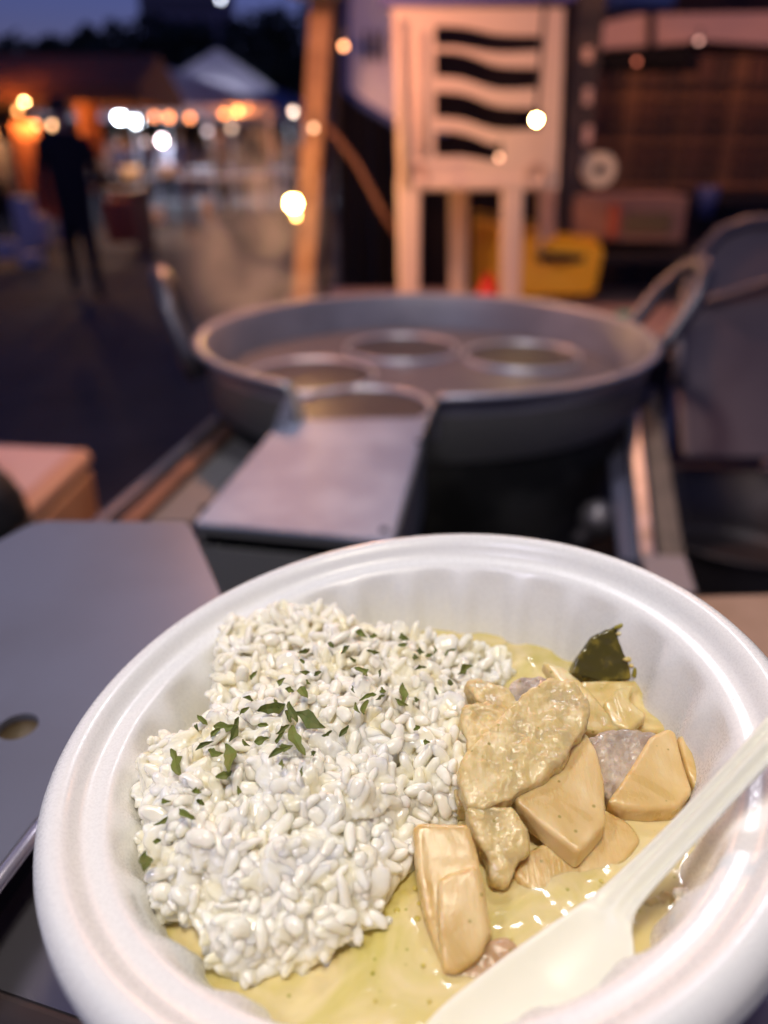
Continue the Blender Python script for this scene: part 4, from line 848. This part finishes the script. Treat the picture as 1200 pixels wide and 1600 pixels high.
for x, y, ln, an in fl:
    z_ = rice_dz(x, y)+.0030; p = W(x, y, z_); zc = (p-Vector((0, 0, CAMH))).length
    Lm = ln*zc/F*1.2; wd = Lm*random.uniform(.26, .5) if ln > 12 else Lm*.7
    a = R(an); q2 = W(x+math.cos(a)*10, y+math.sin(a)*10, z_+random.uniform(-.0004, .0006)); d_ = (q2-p).normalized(); vdir = (Vector((0, 0, CAMH))-p).normalized()
    s_ = d_.cross(vdir).normalized(); u_ = s_.cross(d_).normalized(); V = []; Fc = []; N_ = 6
    s_ = (s_+u_*random.uniform(-.4, .4)).normalized()
    for i in range(N_+1):
        u = i/N_*2-1; prof_ = (1-abs(u)**1.6)*random.uniform(.5, 1.15)+.12
        c_ = p+d_*u*Lm/2+u_*(.0004*math.sin(u*3+ln)+random.uniform(-.0001, .0001)) + s_*Lm*.08*math.sin(u*2+ln)
        for k in (-1, 0, 1): V.append(c_+s_*k*wd/2*prof_*random.uniform(.75, 1.2)+u_*(.0003*abs(k)))
    for i in range(N_):
        for k in range(2): b0 = i*3+k; Fc.append((b0, b0+1, b0+4, b0+3))
    o = obj('parsley_flake', (V, Fc), random.choice(pm_), None, False); sf = o.modifiers.new('s', 'SOLIDIFY'); sf.thickness = .00012
    own = {(357, 1186): 'longest parsley strip, standing upright in the flakes on the left of the rice', (465, 1155): 'long narrow parsley strip near the middle of the rice mound', (485, 1125): 'broad parsley flake pointing right in the middle of the rice mound',
           (275, 1192): 'slanting parsley strip alone near the left shoulder of the rice', (226, 1346): 'parsley flake stuck low on the rice where it meets the left bowl wall', (725, 1047): 'parsley flake at the right end of the rice, closest to the chicken', (292, 1272): 'wide parsley flake alone on the lower left slope of the rice'}
    tag(o, own.get((x, y), 'small dried green parsley flake among many scattered on the white rice'), 'parsley', 'dried parsley flakes on the rice')

# ------------------------------------------------------------------ spoon
ax = [(650, 1735, -.1262, .0060), (737, 1662, -.1258, .0092), (822, 1597, -.1252, .0100), (885, 1540, -.1243, .0096), (920, 1490, -.1230, .0078), (948, 1435, -.1208, .0048), (971, 1400, -.1185, .0036), (1030, 1338, -.1130, .0031), (1085, 1280, -.1070, .0030), (1145, 1216, -.1000, .0030), (1200, 1157, -.0940, .0031), (1280, 1070, -.0870, .0033), (1380, 960, -.0790, .0035)]
P_ = [W(x, y, z) for x, y, z, _ in ax]; V = []; Fc = []; T = 15
def cr(a, b, c_, d, t): return .5*((2*b)+(-a+c_)*t+(2*a-5*b+4*c_-d)*t*t+(-a+3*b-3*c_+d)*t**3)
sam = []
for i in range(len(P_)-1):
    for k in range(6):
        t_ = k/6; idx_ = [max(0, i-1), i, i+1, min(len(P_)-1, i+2)]
        sam.append((Vector([cr(*[P_[j][c_] for j in idx_], t_) for c_ in range(3)]), cr(*[ax[j][3] for j in idx_], t_), i+t_))
sam[0] = (sam[0][0], .004, 0)
for i, (p, hw, s_) in enumerate(sam):
    a_ = sam[max(0, i-1)][0]; b_ = sam[min(len(sam)-1, i+1)][0]; tv = (b_-a_).normalized(); side = tv.cross(Vector((.0, .0, 1))).normalized(); up = side.cross(tv).normalized()
    # viewed from the camera side the head is tipped toward it
    head = max(0, min(1, (5.2-s_)/2.2)); hd = max(0, min(1, (s_-5)/1.5))
    for k in range(T):
        u = -1+2*k/(T-1)
        bowl = -.0030*head*(1-u*u)*min(1, s_/1.2)
        ridge = hd*(.0007*math.exp(-((abs(u)-.82)/.16)**2)-.0003*math.exp(-((abs(u)-.45)/.15)**2)+.0007*math.exp(-(u/.22)**2))
        neck = (1-head)*(1-hd)*.0004*abs(u)
        V.append(p+side*hw*u+up*(bowl+ridge+neck-(.0006*abs(u)**3 if hd > 0 else 0)))
for i in range(len(sam)-1):
    for k in range(T-1): a_ = i*T+k; Fc.append((a_, a_+1, a_+T+1, a_+T))
o = obj('plastic_spoon', (V, Fc), mat('spoon_plastic', (.80, .78, .63), .38, sss=.4, sssr=(1, 1, .8), sscale=.003, spec=.5), None, True); s_ = o.modifiers.new('s', 'SOLIDIFY'); s_.thickness = .0011; s_.offset = -1
s_ = o.modifiers.new('u', 'SUBSURF'); s_.levels = 1; s_.render_levels = 1; tag(o, 'cream white plastic spoon resting in the curry, ribbed handle over the rim', 'spoon')

# ================================================================== ADDED LAMPS NEAR THE CAMERA (unseen, out of frame above)
def pendant(pos, watts, colr, label, rad=.085):
    t = thing('added_pendant_lamp', label, 'lamp', pos)
    obj('shade', lathe([(.02, .09), (.03, .085), (.09, .02), (.10, 0)], pos, 32), mat('added_pendant_shade', (.6, .6, .6), .4), t, True).modifiers.new('s', 'SOLIDIFY').thickness = .002
    obj('bulb', ball(pos+Vector((0, 0, .03)), .03), mat('added_led_glass_'+label[:4], (.9, .9, .9), .4, emit=(colr, 12)), t, True)
    obj('cord', tube([pos+Vector((0, 0, .09)), pos+Vector((0, 0, .9))], .004, 6), MATS['socket'], t)
    l = bpy.data.lights.new('added_pendant_light', 'AREA'); l.shape = 'DISK'; l.size = rad*2; l.energy = watts; l.color = colr; lo = bpy.data.objects.new('added_pendant_light', l); COL.objects.link(lo); lo.parent = t; lo.location = (0, 0, -.006)
pendant(KEY_POS, KEY_W, (1, .90, .75), 'white pendant work lamp hanging from the stall roof over the bowl')  # key light: unseen lamp assumed from the light on the bowl
pendant(FILL_POS, FILL_W, (.84, .82, 1), 'cool pendant work lamp hanging from the stall roof over the counter')  # fill light: no lamp seen here, added to cool the counter

pendant(BACK_POS, BACK_W, (.95, .92, 1), 'bright small pendant work lamp hanging from the stall roof in front of the pot', .05)  # unseen lamp, added so the curry and rim catch glints

# ================================================================== STEAM
def steam():
    c_ = D(400, 410, 1.55)
    m = bpy.data.materials.new('steam'); m.use_nodes = True; n = m.node_tree; n.nodes.clear(); out = n.nodes.new('ShaderNodeOutputMaterial'); pv = n.nodes.new('ShaderNodeVolumePrincipled')
    tc = n.nodes.new('ShaderNodeTexCoord'); ns = n.nodes.new('ShaderNodeTexNoise'); ns.inputs['Scale'].default_value = 7; ns.inputs['Detail'].default_value = 2; ns.inputs['Distortion'].default_value = 1
    rp = n.nodes.new('ShaderNodeMapRange'); rp.inputs['From Min'].default_value = .45; rp.inputs['From Max'].default_value = .7; rp.inputs['To Max'].default_value = 10
    ln = n.nodes.new('ShaderNodeVectorMath'); ln.operation = 'LENGTH'; mv = n.nodes.new('ShaderNodeVectorMath'); mv.operation = 'MULTIPLY'; mv.inputs[1].default_value = (1/.17, 1/.17, 1/.30)
    fo = n.nodes.new('ShaderNodeMapRange'); fo.inputs['From Min'].default_value = .3; fo.inputs['From Max'].default_value = 1; fo.inputs['To Min'].default_value = 1; fo.inputs['To Max'].default_value = 0
    mu = n.nodes.new('ShaderNodeMath'); mu.operation = 'MULTIPLY'; pv.inputs['Color'].default_value = (.95, .93, .9, 1)
    L = n.links.new; L(tc.outputs['Object'], ns.inputs['Vector']); L(ns.outputs['Fac'], rp.inputs['Value']); L(tc.outputs['Object'], mv.inputs[0]); L(mv.outputs[0], ln.inputs[0]); L(ln.outputs['Value'], fo.inputs['Value'])
    L(rp.outputs[0], mu.inputs[0]); L(fo.outputs[0], mu.inputs[1]); L(mu.outputs[0], pv.inputs['Density']); L(pv.outputs[0], out.inputs['Volume'])
    v, f = ball((0, 0, 0), 1, .17, .17, .30, 16, 10); me = bpy.data.meshes.new('steam'); me.from_pydata(v, [], f); me.materials.append(m)
    o = bpy.data.objects.new('steam', me); COL.objects.link(o); o.location = c_; tag(o, 'wisp of steam rising from the pot in the warm lamp light', 'steam', kind='stuff')
steam()
